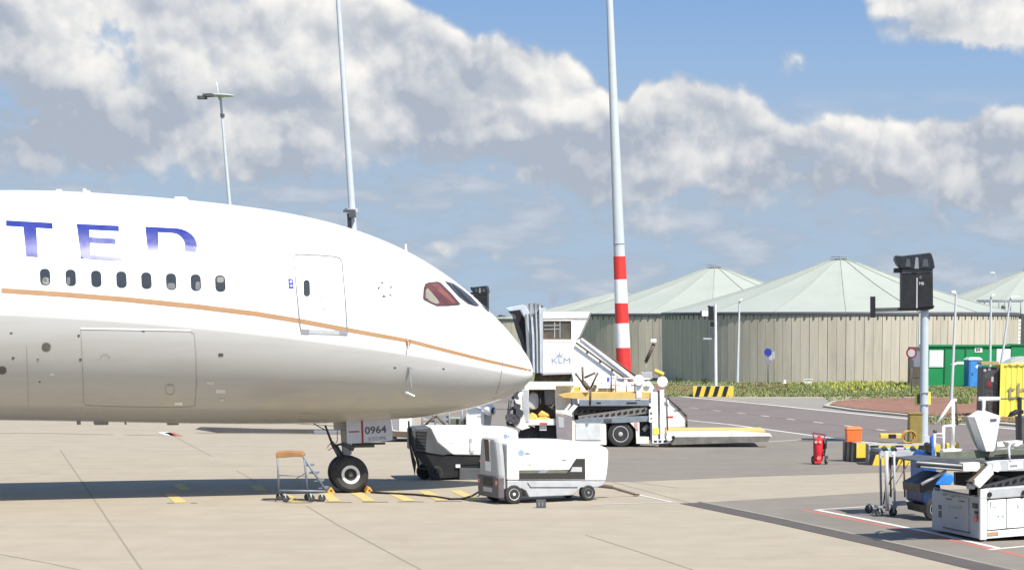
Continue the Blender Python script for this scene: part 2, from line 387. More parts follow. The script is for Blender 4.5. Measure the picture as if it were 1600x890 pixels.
# raised kerbed island of brown earth
def island(name, px, k, z0, z1):
    pts = [G(a, b).xy for a, b in px]
    o = MB().pz([(p.x, p.y) for p in pts], z0, z1).build(name, k); o['kind'] = 'structure'; return o
island('kerb', [(1286, 636), (1300, 628), (1350, 624.3), (1600, 621.2), (2000, 617.5), (2000, 706), (1600, 667.5), (1420, 651), (1330, 642.5)], GM['kerb'], 0, .10)
island('earth', [(1296, 635), (1307, 629.3), (1352, 625.4), (1600, 622.4), (2000, 619), (2000, 701), (1600, 665), (1420, 649.4), (1336, 641.3)], GM['earth'], .02, .14)
island('earth', [(1010, 603), (1090, 603.5), (1092, 617), (1046, 615.5), (985, 610)], GM['earth'], 0, .10)
strip('kerb', [(1092, 602.4), (960, 598)], .5, GM['kerb'], .12)
# paint on the apron
strip('drain_channel', [(1078, 785.5), (1230, 817), (1400, 855), (1560, 893), (1760, 941)], .62, GM['channel'], Z2, .62)
strip('kerb_line', [(1092, 783), (1240, 813.5), (1410, 850.5), (1580, 889), (1780, 936)], .13, GM['path'], Z3)
strip('white_line', [(1275, 796), (1330, 792.6), (1385, 789)], .13, GM['paintw'], Z2)
strip('white_line', [(1275, 796), (1350, 810.5), (1456, 832), (1560, 856)], .17, GM['paintw'], Z2)
strip('white_line', [(1545, 858.5), (1600, 853), (1700, 846)], .16, GM['paintw'], Z2)
strip('red_line', [(1254, 796), (1330, 811), (1420, 829), (1540, 855), (1620, 873)], .20, GM['paintr'], Z1 + .002)
strip('white_line', [(925, 788), (1052, 784.5)], .10, GM['paintw'], Z2)
strip('white_line', [(965, 765.5), (1054, 785)], .10, GM['paintw'], Z2)
strip('white_line', [(-60, 676), (80, 676.5), (176, 679)], .2, GM['path'], Z2)
strip('white_line', [(195, 679), (262, 680)], .2, GM['path'], Z2)
strip('white_line', [(254, 674.5), (267, 680)], .45, GM['paintw'], Z2)
strip('red_line', [(264, 675.5), (278, 681)], .42, GM['paintr'], Z2)
hat = [((265, 771), (283, 785)), ((277, 756), (292, 766)), ((398, 758), (410, 767)), ((442, 772), (466, 785)), ((506, 769), (524, 783)), ((556, 769), (578, 782.5)), ((610, 768.5), (640, 782.3)), ((662, 767), (692, 781.5)), ((711, 766), (745, 781.3))]
strip('yellow_hatching', [list(h) for h in hat], .32, GM['painty'], Z2, multi=True)
strip('grey_base_dashes', [[(261, 785.5), (272, 785.5)], [(298, 785.5), (308, 785.5)], [(445, 785), (488, 785)], [(508, 784.5), (550, 784.5)], [(566, 784), (607, 784)], [(622, 783.5), (662, 783.5)], [(680, 783), (722, 783)], [(733, 782.7), (770, 782.7)]], .10, GM['channel'], Z3, multi=True)
strip('slab_joints', [[(94, 702), (141, 771), (175, 821), (222, 890), (270, 960)], [(479, 790), (529, 820), (659, 890), (760, 945)], [(370, 735), (400, 752)], [(270, 680), (330, 712)],
      [(915, 835), (1000, 862), (1090, 892)], [(955, 752), (1078, 785)], [(1060, 762), (985, 752)], [(-40, 858), (80, 880), (140, 893)]], .045, GM['joint'], Z1, multi=True)
# ------------------------------------------------------------------ grass and flowers on the verge
def blades(name, n, region, hmin, hmax, w, cols, kind='stuff', clump=.0, seed=1):
    rnd = random.Random(seed); bm = bmesh.new(); done = 0
    while done < n:
        p = region(rnd)
        if p is None: continue
        k = rnd.randrange(len(cols)); cx, cy = p
        for q in range(5):
            h = rnd.uniform(hmin, hmax); a = rnd.uniform(0, math.pi * 2); x = cx + rnd.gauss(0, w * 1.8); y = cy + rnd.gauss(0, w * 1.8)
            dx, dy = math.cos(a) * w, math.sin(a) * w; lx, ly = rnd.gauss(0, h * .35), rnd.gauss(0, h * .35)
            f = bm.faces.new([bm.verts.new(v) for v in ((x - dx, y - dy, 0), (x + dx, y + dy, 0), (x + dx * .7 + lx * .6, y + dy * .7 + ly * .6, h * .65), (x + lx, y + ly, h))])
            f.material_index = k
        done += 1
    me = bpy.data.meshes.new(name); bm.to_mesh(me); bm.free()
    for c in cols: me.materials.append(c)
    o = bpy.data.objects.new(name, me); col.objects.link(o); o['kind'] = kind; return o
gA = mat('grass_green', (.155, .20, .06), .8, var=.3, scale=.4); gB = mat('grass_olive', (.205, .23, .08), .8, var=.3, scale=.4)
gC = mat('dry_grass', (.32, .27, .14), .8, var=.2, scale=.5); gD = mat('rape_flower_yellow', (.50, .48, .09), .7, var=.15); gE = mat('rusty_weeds', (.20, .09, .05), .8, var=.2)
def reg(x0, x1, y0, y1, z=0):
    def f(r):
        p = G(r.uniform(x0, x1), r.uniform(y0, y1)); return p.x, p.y
    return f
tag(blades('grass', 11000, reg(1038, 1660, 596.5, 619.5), .05, .20, .06, [gA, gB, gA, gB, gA, gC], seed=2), 'long green verge grass along the foot of the concrete tank', 'grass')
tag(blades('weeds', 900, reg(1150, 1230, 602, 613), .08, .28, .06, [gE, gC, gB, gA, gB], seed=3), 'rusty brown weeds in the green verge', 'weeds')
def flo(r):
    x = r.gauss(1345, 38); y = r.gauss(604, 3.5)
    if not 594 < y < 616: return None
    p = G(x, y); return p.x, p.y
tag(blades('yellow_flowers', 700, flo, .15, .40, .05, [gD, gB, gD, gA], seed=4), 'yellow wildflowers in the verge before the tank', 'flowers')
tag(blades('weeds', 500, reg(1290, 1660, 621, 631), .05, .2, .05, [gA, gC, gA], seed=5), 'ragged weeds on the edge of the brown earth', 'weeds')
tag(blades('weeds', 500, reg(1440, 1640, 650, 663), .08, .25, .05, [gA, gB, gC], seed=6), 'green weeds near the yellow container on the earth island', 'weeds')
tag(blades('weeds', 90, reg(1500, 1514, 630, 634), .2, .5, .06, [gA], seed=8), 'dark green weed tuft on the brown earth', 'weeds')
def leafy(name, label, cat, c, r, h, n, mats, seed, group=None, trunk=True):
    """trunk with limbs and a crown of small leaf faces in clumps"""
    rnd = random.Random(seed); t = thing(name, label, cat, loc=Vector((c[0], c[1], 0)), group=group)
    tb = MB(); top = Vector((rnd.uniform(-.3, .3), 0, h * .6))
    if trunk:
        tb.cyl((0, 0, 0), top, r * .09, r * .05, 8)
        for _ in range(6):
            a = rnd.uniform(0, 6.28); z = rnd.uniform(.3, .6) * h
            tb.cyl((0, 0, z), (math.cos(a) * r * .6, math.sin(a) * r * .6, z + h * .25), r * .04, r * .015, 6)
        tb.build('trunk', M['brown'], t)
    bm = bmesh.new(); cl = []
    for _ in range(26):
        a = rnd.uniform(0, 6.28); q = rnd.uniform(0, .85) * r; z = h * (rnd.uniform(.22, .9) if trunk else rnd.uniform(.05, .8))
        k = 1 - abs(z / h - .45) * .9
        cl.append((Vector((math.cos(a) * q * k, math.sin(a) * q * k, z)), rnd.uniform(.16, .34) * r, rnd.randrange(len(mats))))
    for i in range(n):
        o, s, k = rnd.choice(cl); d = Vector([rnd.gauss(0, 1) for _ in range(3)]).normalized() * s * rnd.uniform(.6, 1.1); p = o + d
        e = r * .055 * rnd.uniform(.6, 1.5); A = Vector([rnd.gauss(0, 1) for _ in range(3)]).normalized() * e; Bv = A.cross(Vector([rnd.gauss(0, 1) for _ in range(3)])).normalized() * e
        f = bm.faces.new([bm.verts.new(p + v) for v in (-A, Bv, A, -Bv)]); f.material_index = k if rnd.random() < .7 else rnd.randrange(len(mats))
    me = bpy.data.meshes.new('crown'); bm.to_mesh(me); bm.free()
    for k in mats: me.materials.append(k)
    o = bpy.data.objects.new('crown', me); col.objects.link(o); o.parent = t
    return t
tg1 = mat('leaf_dark', (.035, .055, .025), .8, var=.3); tg2 = mat('leaf_mid', (.07, .095, .035), .8, var=.3); tg3 = mat('leaf_pale', (.13, .15, .06), .8, var=.2)
labs = ['small far dark tree just right of the black signal box', 'far pale green tree in the gap before the canvas bellows', 'far dark tree peeping over the aircraft nose', 'far round tree against the canvas bellows']
for i, (x, y, w, mm) in enumerate(((774, 497, 13, [tg1, tg2]), (789, 500, 14, [tg3, tg2]), (783, 493, 16, [tg1, tg1, tg2]), (802, 491, 16, [tg1, tg2]))):
    Y = (420, 300, 450, 400)[i]; p = AT(x, y, Y); s_ = scale_at(Y)
    leafy('broadleaf_tree', labs[i], 'tree', (p.x, p.y), w / s_, p.z + 0.4, 2600, mm, 20 + i, 'far trees behind the aircraft nose')
shr = [(1102, 600.5, 8, 11), (1215, 597.5, 9, 10), (1296, 596.5, 8, 8), (1322, 597, 6, 5), (1385, 597, 7, 5), (1060, 598, 10, 8)]
sl_ = ['low dark bush at the tank foot behind the striped block', 'low bush at the tank foot under the blue round sign', 'dark bush at the tank foot just left of the yellow flowers', 'small bush at the tank foot behind the yellow flowers', 'small bush at the tank foot left of the brown door', 'low dark bush in the shaded corner between the tanks']
for i, (x, y, w, h) in enumerate(shr):
    p = G(x, y); s_ = scale_at(p.y)
    leafy('shrub', sl_[i], 'shrub', (p.x, p.y), w / s_, h / s_, 700, [tg1, tg2], 40 + i, 'bushes along the tank wall', trunk=False)
# ------------------------------------------------------------------ tanks
def tank_mat():
    k = bpy.data.materials.new('precast_tank_panels'); k.use_nodes = True
    N, L, put, m, mr, comb, noise, mixc = mk_helpers(k.node_tree); b = k.node_tree.nodes['Principled BSDF']
    g = N.new('ShaderNodeNewGeometry'); sp = N.new('ShaderNodeSeparateXYZ'); L.new(g.outputs['Position'], sp.inputs[0])
    at = N.new('ShaderNodeAttribute'); at.attribute_name = 'tone'; tone = at.outputs['Fac']
    p = comb(sp.outputs[0], sp.outputs[1], m('MULTIPLY', sp.outputs[2], .12))
    st = noise(p, 2.2, 6, .65); big = noise(g.outputs['Position'], .5, 4, .6)
    cc = mixc(mr(st, .3, .72), (.47, .43, .36), (.30, .275, .23))
    cc = mixc(mr(big, .35, .75, 0, .5), cc, (.46, .38, .28))
    cc = mixc(mr(tone, 0, 1, 0, .35), cc, (.60, .54, .43))
    cc = mixc(mr(sp.outputs[2], 5.4, 3.4, .0, .0), cc, (.1, .1, .1))
    put(b.inputs['Base Color'], cc); put(b.inputs['Roughness'], .9)
    return k
TM = tank_mat()
def roof_mat():
    k = bpy.data.materials.new('pale_green_tent_fabric'); k.use_nodes = True
    N, L, put, m, mr, comb, noise, mixc = mk_helpers(k.node_tree); b = k.node_tree.nodes['Principled BSDF']
    g = N.new('ShaderNodeNewGeometry'); f = noise(g.outputs['Position'], .35, 5, .6); f2 = noise(g.outputs['Position'], 2.5, 4, .6)
    cc = mixc(mr(f, .3, .7), (.315, .335, .29), (.345, .365, .315)); cc = mixc(mr(f2, .5, .8, 0, .3), cc, (.285, .305, .26))
    put(b.inputs['Base Color'], cc); put(b.inputs['Roughness'], .65); return k
RM = roof_mat()
def tank(label, px, Yc, r, he, ha, n=64, rot=0.0, parts=True):
    c = AT(px, 505, Yc); t = thing('storage_tank', label, 'tank', loc=Vector((c.x, Yc, 0)), group='round concrete tanks with tent roofs')
    rnd = random.Random(int(px)); bm = bmesh.new(); lay = bm.faces.layers.float.new('tone')
    st = 2 * math.pi / n
    def P(a, q, z): return bm.verts.new((math.sin(a) * q, -math.cos(a) * q, z))
    for i in range(n):
        a0, a1 = rot + i * st + st * .014, rot + (i + 1) * st - st * .014; am = (a0 + a1) / 2; tone = rnd.random()
        for (b0, b1) in ((a0, am - st * .008), (am + st * .008, a1)):
            v = [P(b0, r, 0), P(b1, r, 0), P(b1, r, he), P(b0, r, he)]; f = bm.faces.new(v); f[lay] = tone
            w = [P(b0, r - .25, 0), P(b1, r - .25, 0), P(b1, r - .25, he), P(b0, r - .25, he)]
            for (x, y) in ((0, 3), (2, 1)):
                f = bm.faces.new((v[x], w[x], w[y], v[y])); f[lay] = tone; f.material_index = 0
        v = [P(am - st * .012, r - .05, 0), P(am + st * .012, r - .05, 0), P(am + st * .012, r - .05, he), P(am - st * .012, r - .05, he)]; f = bm.faces.new(v); f[lay] = 0
    v = [[P(i * st, r - .26, z) for i in range(n)] for z in (0, he)]
    for i in range(n):
        f = bm.faces.new((v[0][i], v[0][(i + 1) % n], v[1][(i + 1) % n], v[1][i])); f.material_index = 1
    bmesh.ops.recalc_face_normals(bm, faces=bm.faces)
    me = bpy.data.meshes.new('wall'); bm.to_mesh(me); bm.free(); me.materials.append(TM); me.materials.append(M['dark'])
    o = bpy.data.objects.new('wall', me); col.objects.link(o); o.parent = t
    if parts:
        for i in range(n * 2):
            a = rot + (i / 2) * st + st * .25; s_, c_ = math.sin(a), -math.cos(a)
            if c_ > -.25: continue                    # only the side the photograph shows
            q = r - .0; MB().box(s_ * q - .05, s_ * q + .05, c_ * q - .06, c_ * q + .06, he - .36, he - .02).build('roof_anchor', M['dgrey'], t)
    prof = [(r + .03, he - .06), (r + .09, he - .04), (r + .09, he + .12), (r + .03, he + .2)]
    MB().lathe(prof, (0, 0, 0), (0, 0, 1), 128).build('rim_beam', M['dgrey'], t)
    # fabric with slight saddle between radial cables
    nr, na = 24, 144; rings = []
    for j in range(nr + 1):
        q = j / nr; rad = (r + .06) * (1 - q) + .35 * q; z = he + .14 + (ha - he) * (q ** 1.0) - (ha - he) * .055 * math.sin(math.pi * q) + .0
        if q > .93: z -= (q - .93) * 2.0
        rings.append([(math.sin(a) * rad, -math.cos(a) * rad, z - .10 * abs(math.sin(a * 8)) ** .5 * math.sin(math.pi * min(1, q * 1.05))) for a in [2 * math.pi * k / na for k in range(na)]])
    MB().loft(rings, smooth=True).build('roof', RM, t)
    b = MB()
    for i in range(16):
        a = math.pi / 8 * i
        b.tube([(math.sin(a) * ((r + .06) * (1 - q) + .35 * q), -math.cos(a) * ((r + .06) * (1 - q) + .35 * q), he + .17 + (ha - he) * q - (ha - he) * .055 * math.sin(math.pi * q) - max(0, q - .93) * 2) for q in [k / 12 for k in range(13)]], .022, 5)
    b.build('roof_cable', mat('roof_seam', (.29, .315, .265), .7), t)
    b = MB().cyl((0, 0, ha - .3), (0, 0, ha + .0), .35, .25, 16)
    for i in range(8):
        a = i * math.pi / 4; b.cyl((math.cos(a) * .8, math.sin(a) * .8, ha - .4), (math.cos(a) * .8, math.sin(a) * .8, ha + .22), .015, n=5)
    b.lathe([(.79, ha + .21), (.81, ha + .21), (.81, ha + .23), (.79, ha + .23)], (0, 0, 0), (0, 0, 1), 20)
    b.build('vent_cap', M['lgrey'], t)
    return t
sY = 189.0
tank('large concrete panel tank with pale green tent roof, nearest and widest of the tanks', 1312, sY, 15.35, 5.35, AT(1312, 405, sY).z, 66)
tank('round tank whose roof peak shows just right of the red and white mast', 1118, 214, 15.35, 5.35, AT(1118, 418, 214).z, 66, .02)
tank('round tank half out of the picture at the right edge, behind the light poles', 1608, 240, 15.35, 5.35, AT(1605, 422, 240).z, 66, .03)
tank('farthest tank, its pale roof rising to the left of the red and white mast', 968, 330, 17.5, 5.3, AT(968, 456, 330).z, 66, .04)
tank('tank with only a scrap of pale roof visible between aircraft nose and bellows', 836, 260, 9, 5.0, AT(836, 495, 260).z, 40, .04, parts=False)
# ------------------------------------------------------------------ the airliner
AF = Fr(548, 769, 19.0)
AF.o = AF.o + AF.v * .36                       # centreline under the nose wheels
def af_s(px, py):                               # px on the centre plane -> (u, z)
    return AF.uz(px, py, 0.0)
xt, zt_ = af_s(832, 581)                        # nose tip
topO = [(0, 297), (90, 299.5), (180, 303), (280, 310.5), (358, 319.5), (430, 330.5), (500, 345), (560, 361.5), (600, 375.5), (640, 394), (680, 418), (705, 436), (730, 457), (757, 481), (780, 503), (800, 524), (815, 543), (826, 562), (830.5, 572), (832, 581)]
botO = [(0, 657), (150, 659.5), (300, 661.5), (430, 662), (520, 660), (600, 655.5), (660, 649), (720, 639), (760, 630), (790, 619), (808, 609), (820, 600), (828, 591.5), (831, 587), (832, 581)]
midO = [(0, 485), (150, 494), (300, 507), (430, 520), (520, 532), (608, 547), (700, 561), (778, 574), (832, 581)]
def fit(O, deg):
    r = np.array([math.sqrt(max(0, 832 - x)) for x, _ in O]); y = np.array([b for _, b in O], float)
    w = np.ones(len(r)); w[-1] = 12 if O[-1][0] == 832 else 1
    return np.polyfit(r, y, deg, w=w)
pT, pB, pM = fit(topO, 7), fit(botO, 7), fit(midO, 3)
pxs = [832 - r * r for r in np.linspace(0.0, math.sqrt(832 - 4), 96)]
S, ZT, ZB, ZM = [], [], [], []
for x in pxs:
    r = math.sqrt(832 - x)
    yt, yb, ym = np.polyval(pT, r), np.polyval(pB, r), np.polyval(pM, r)
    if r < .01: yt = yb = ym = 581
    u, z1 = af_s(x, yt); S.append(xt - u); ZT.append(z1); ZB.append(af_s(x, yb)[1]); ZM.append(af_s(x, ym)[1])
wk = [(0, 0), (.08, .31), (.2, .50), (.4, .74), (.7, 1.02), (1, 1.25), (1.5, 1.56), (2, 1.82), (3, 2.21), (4, 2.48), (5, 2.66), (6, 2.77), (7, 2.84), (8.2, 2.875), (10, 2.885), (100, 2.885)]
def wid(s):
    r = math.sqrt(max(s, 0)); 
    ks = [(math.sqrt(a), b) for a, b in wk]
    for (a, b), (c, d) in zip(ks[:-1], ks[1:]):
        if r <= c:
            t = (r - a) / (c - a); return b + (d - b) * t
wr = np.polyfit([math.sqrt(a) for a, _ in wk[:-1]], [b for _, b in wk[:-1]], 6)
def wid2(s):
    r = math.sqrt(max(s, 0)); return 0 if s < 1e-4 else (min(2.885, max(.0, float(np.polyval(wr, r)))) if s < 9.5 else 2.885)
sl_t = (ZT[-1] - ZT[-9]) / (S[-1] - S[-9]); 
slope = .026
rings_s = list(zip(S, ZT, ZB, ZM))
s_e, zt_e, zb_e, zm_e = rings_s[-1]
for k in range(1, 40):
    s_ = s_e + k * .9
    q = k * .9
    zt2 = zt_e + slope * q; zb2 = zb_e + slope * q * 1.0; rings_s.append((s_, zt2, zb2, (zm_e + slope * q)))
for k in range(1, 16):                         # tapering tail, far outside the picture
    q = k / 15; s_ = s_e + 35.1 + 18 * q; zt2 = zt_e + slope * 35.1; zb2 = zb_e + slope * 35.1 + 4.8 * q ** 1.3
    rings_s.append((s_, zt2, zb2, (zt2 + zb2) / 2))
NA = 96; rings = []
for i, (s_, a, b, c) in enumerate(rings_s):
    w = wid2(s_); 
    if s_ > s_e + 35.1: w = 2.885 * (a - b) / 5.9
    if i == 0: w = 1e-3; a = c + 1e-3; b = c - 1e-3
    ring = []
    for j in range(NA):
        t = 2 * math.pi * j / NA; ct, st = math.cos(t), math.sin(t)
        ring.append((xt - s_, -w * ct, c + ((a - c) if st > 0 else (c - b)) * st))
    rings.append(ring)
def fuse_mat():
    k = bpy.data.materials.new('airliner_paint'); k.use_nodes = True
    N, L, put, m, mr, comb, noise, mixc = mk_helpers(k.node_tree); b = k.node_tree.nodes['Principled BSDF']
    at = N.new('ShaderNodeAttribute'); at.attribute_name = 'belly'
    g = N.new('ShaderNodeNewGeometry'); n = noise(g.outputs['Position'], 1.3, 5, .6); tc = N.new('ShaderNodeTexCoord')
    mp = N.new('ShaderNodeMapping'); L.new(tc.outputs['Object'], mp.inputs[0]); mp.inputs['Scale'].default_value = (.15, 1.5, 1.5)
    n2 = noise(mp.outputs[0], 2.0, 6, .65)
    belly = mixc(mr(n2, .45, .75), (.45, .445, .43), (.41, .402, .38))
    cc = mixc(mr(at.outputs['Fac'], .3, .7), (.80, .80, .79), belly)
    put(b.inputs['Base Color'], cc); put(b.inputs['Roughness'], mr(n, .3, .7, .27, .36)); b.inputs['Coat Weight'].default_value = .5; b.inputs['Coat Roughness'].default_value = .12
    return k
plane = thing('airliner', 'white passenger jet with gold stripe, blue TED lettering and nose wheels on the apron', 'airliner', AF)
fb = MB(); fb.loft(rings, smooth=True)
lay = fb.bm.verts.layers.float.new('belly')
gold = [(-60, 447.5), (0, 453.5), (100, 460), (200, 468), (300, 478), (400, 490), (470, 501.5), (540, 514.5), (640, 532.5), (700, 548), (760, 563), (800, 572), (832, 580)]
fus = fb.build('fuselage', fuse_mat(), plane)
# raycast helper on the skin
mw = Matrix.Translation(AF.o) @ Matrix.Rotation(AF.yaw, 4, 'Z')
bvh = BVHTree.FromPolygons([mw @ v.co for v in fus.data.vertices], [tuple(p.vertices) for p in fus.data.polygons])
def skin(px, py, off=.006):
    h, n, i, d = bvh.ray_cast(CAM, ray(px, py).normalized())
    if h is None:                                # just off the silhouette: nearest skin point
        q = af_s(px, py); w = mw @ Vector((q[0], 0, q[1])); h, n, i, d = bvh.find_nearest(w)
    if n.dot(CAM - h) < 0: n = -n
    return AF.loc(h + n * off)
# stripe height as a function of length along the body
gs = [(AF.loc(mw @ skin(max(2, x), y, 0)) if x > 0 else None) for x, y in gold]
gs = [(xt - g.x, g.z) for g in gs if g is not None]; gs.sort()
def goldz(s_):
    if s_ <= gs[0][0]: return gs[0][1]
    for (a, b), (c, d) in zip(gs[:-1], gs[1:]):
        if s_ <= c: return b + (d - b) * (s_ - a) / (c - a)
    return gs[-1][1] + (s_ - gs[-1][0]) * .03
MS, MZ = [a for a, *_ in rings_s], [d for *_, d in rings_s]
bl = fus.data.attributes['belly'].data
for v in fus.data.vertices: bl[v.index].value = max(0, min(1, .5 + (float(np.interp(xt - v.co.x, MS, MZ)) - .10 - v.co.z) * 3.0))  # grey belly livery, its edge painted along the skin's horizon reflection line
def decal(name, polys, k, off=.006, parent=None, step=7, bias=0):
    bm = bmesh.new()
    for P in polys:
        f = bm.faces.new([bm.verts.new((x, y, 0)) for x, y in P])
    bmesh.ops.triangulate(bm, faces=bm.faces[:])
    xs = [v.co.x for v in bm.verts]; ys = [v.co.y for v in bm.verts]
    for lo, hi, ax in ((min(xs), max(xs), 0), (min(ys), max(ys), 1)):
        q = lo + step
        while q < hi:
            co = (q, 0, 0) if ax == 0 else (0, q, 0); no = (1, 0, 0) if ax == 0 else (0, 1, 0)
            bmesh.ops.bisect_plane(bm, geom=bm.verts[:] + bm.edges[:] + bm.faces[:], plane_co=co, plane_no=no); q += step
    for v in bm.verts: v.co = skin(v.co.x, v.co.y, off)
    for f in bm.faces: f.smooth = True
    me = bpy.data.meshes.new(name); bmesh.ops.recalc_face_normals(bm, faces=bm.faces); 
    if bm.faces and sum(f.normal.y for f in bm.faces) > 0:
        for f in bm.faces: f.normal_flip()
    bm.to_mesh(me); bm.free(); me.materials.append(k)
    o = bpy.data.objects.new(name, me); col.objects.link(o); o.parent = parent or plane
    return o
def band(pts, w):                    # px polyline -> list of quads of px width w
    out = []
    n = [];
    for i in range(len(pts)):
        a = pts[max(0, i - 1)]; b = pts[min(len(pts) - 1, i + 1)]; d = Vector((b[0] - a[0], b[1] - a[1])).normalized(); n.append(Vector((-d.y, d.x)))
    for i in range(len(pts) - 1):
        w0 = w[i] if isinstance(w, list) else w; w1 = w[i + 1] if isinstance(w, list) else w
        a, b = Vector(pts[i]), Vector(pts[i + 1])
        out.append([tuple(a + n[i] * w0 / 2), tuple(b + n[i + 1] * w1 / 2), tuple(b - n[i + 1] * w1 / 2), tuple(a - n[i] * w0 / 2)])
    return out
def rrect(cx, cy, hw, hh, r, sk=0.0, n=5):
    P = []
    for (sx, sy, a0) in ((1, 1, 0), (-1, 1, 90), (-1, -1, 180), (1, -1, 270)):
        for k in range(n + 1):
            a = R(a0 + 90 * k / n); x = sx * (hw - r) + r * math.cos(a); y = sy * (hh - r) + r * math.sin(a); P.append((cx + x + y * sk, cy + y))
    return P
gold_m = mat('gold_stripe_paint', (.36, .205, .095), .4, var=.04, coat=.3)
g2 = [(2, 453.6)] + gold[2:-1] + [(829.5, 578.5)]
decal('gold_stripe', band(g2, [7.8, 8.0, 8.0, 8.0, 7.8, 7.4, 7.0, 6.2, 5.6, 5.0, 4.5, 3.2]), gold_m, .005)
# TED lettering (the rest of the word lies outside the picture)
T_ = [[(9.5, 344.5), (82, 348.5), (82.5, 357.5), (9.5, 353)], [(36.5, 354), (56.5, 355), (59.5, 402), (41, 400.5)]]
E_ = [[(119.5, 349.8), (185.5, 353), (186, 361.3), (121, 358.2)], [(121, 358.1), (139.5, 359), (142, 405), (126.5, 404)], [(139.9, 370.7), (180.5, 373.2), (181, 381.5), (140.8, 379.4)], [(141.6, 398.6), (190.5, 400.8), (191, 408), (142, 405.2)]]
def arc(cx, cy, rx, ry, a0, a1, n=12): return [(cx + rx * math.cos(R(a0 + (a1 - a0) * i / n)), cy + ry * math.sin(R(a0 + (a1 - a0) * i / n))) for i in range(n + 1)]
D_ = [[(227, 354.3), (246.5, 355.3), (249.5, 410.5), (232.5, 409.5)]]
oa, ia = arc(271, 384.5, 37, 28, -90, 92, 18), arc(268, 384, 21, 20, -90, 92, 18)
oa = [(246.5, 355.3)] + oa + [(249.5, 411.5)]; ia = [(246.8, 362.8)] + ia + [(249.3, 404)]
for i in range(len(oa) - 1): D_.append([oa[i], oa[i + 1], ia[i + 1], ia[i]])
for nm, P in (('letter', T_), ('letter', E_), ('letter', D_)): decal(nm, P, M['letter'], .008)
for i, (x, y) in enumerate(((70.5, 432.7), (110.6, 434), (150.4, 435.6), (189.8, 436.9), (228.8, 438.4), (267.5, 440), (306, 441.5), (344.2, 443))):
    fr = decal('cabin_window', [rrect(x, y, 9.3, 14.2, 7.6, .05)], mat('window_surround', (.60, .60, .59), .4, var=.02), .007)
    decal('pane', [rrect(x, y, 7.9, 12.8, 6.6, .05)], M['glass'], .012, parent=fr)
    if i in (0, 1, 5, 6, 7):
        P = {0: rrect(x + 1, y + 6, 5.5, 5.5, 4), 1: rrect(x - 3.5, y + 5, 2.5, 6, 2), 5: rrect(x, y + 7, 6.2, 4.8, 3.6), 6: rrect(x + 3, y + 5, 3.5, 6.5, 3), 7: rrect(x, y - 6, 5.5, 4.5, 3.5)}[i]
        decal('window_blind', [P], mat('window_blind_grey', (.10, .105, .105), .4), .015, parent=fr)
# front door
seam = mat('panel_seam', (.20, .20, .19), .5, var=.03); seam2 = mat('door_seam', (.20, .20, .195), .8, spec=.1)
dO = [(471, 519.5), (468.5, 508), (463, 450), (459.5, 412), (459, 402), (462, 398), (470, 397.5), (500, 399), (524, 401), (531, 403.5), (534.5, 411), (539, 462), (542, 508), (542.5, 519.5)]
door = decal('door', [[(470.5, 516), (465, 450), (461.2, 412), (461.5, 403), (470, 399.5), (500, 401), (524, 403), (530, 406), (533, 412), (537.5, 462), (540.5, 516)]], mat('door_skin', (.79, .79, .78), .33, var=.02, coat=.3), .0035)
decal('door_frame', band(dO, 2.0), seam2, .011, parent=door)
decal('door_window', [rrect(479.2, 450, 5.0, 12.8, 4.8, .03)], M['glass'], .014, parent=door)
decal('handle', [[(496, 463.5), (517, 464.5), (517, 466), (496, 465)], rrect(507, 464.5, 4, 3, 2.5)], M['lgrey'], .016, parent=door)
decal('handle_recess', band(arc(507, 464, 10, 15, 190, 350), .9), seam, .013, parent=door)
decal('handle_recess', band([(501, 481), (507, 482.5), (513, 481)], .9), seam, .013, parent=door)
decal('sill', [[(471, 514.5), (543, 517), (543, 522.8), (470.5, 520.8)]], M['lgrey'], .02, parent=door)
decal('sill_end', [[(470, 514), (483, 514.5), (483, 521.5), (470, 521)], [(530, 516.5), (543.2, 517), (543.2, 523.2), (530, 522.6)]], M['grey'], .026, parent=door)
st_o = decal('gold_stripe', band([(470, 501.4), (505, 508), (541, 514.6)], 7.3), gold_m, .010, parent=door)
sg = decal('door_sign', [[(450, 435), (457.5, 435.4), (459, 451), (451, 450.6)]], mat('sign_violet', (.06, .06, .34), .6, spec=.2), .008)
decal('pictogram', [rrect(454.3, 440, 1.3, 1.8, 1), rrect(455, 446.5, 1.6, 1.0, .8)], M['white'], .013, parent=sg)
# alliance star: five thin triangles
tri = [[(592, 441.2), (597.5, 439.8), (601, 444)], [(607.8, 452), (610.3, 446.3), (614, 447.5)], [(605.3, 458), (611, 459.8), (613, 465)], [(596, 464.6), (598.8, 459.8), (604.2, 464)], [(589.6, 449), (594.6, 446), (591.6, 454.2)]]
decal('star_emblem', tri, mat('emblem_grey', (.10, .11, .10), .7, spec=.2), .007)
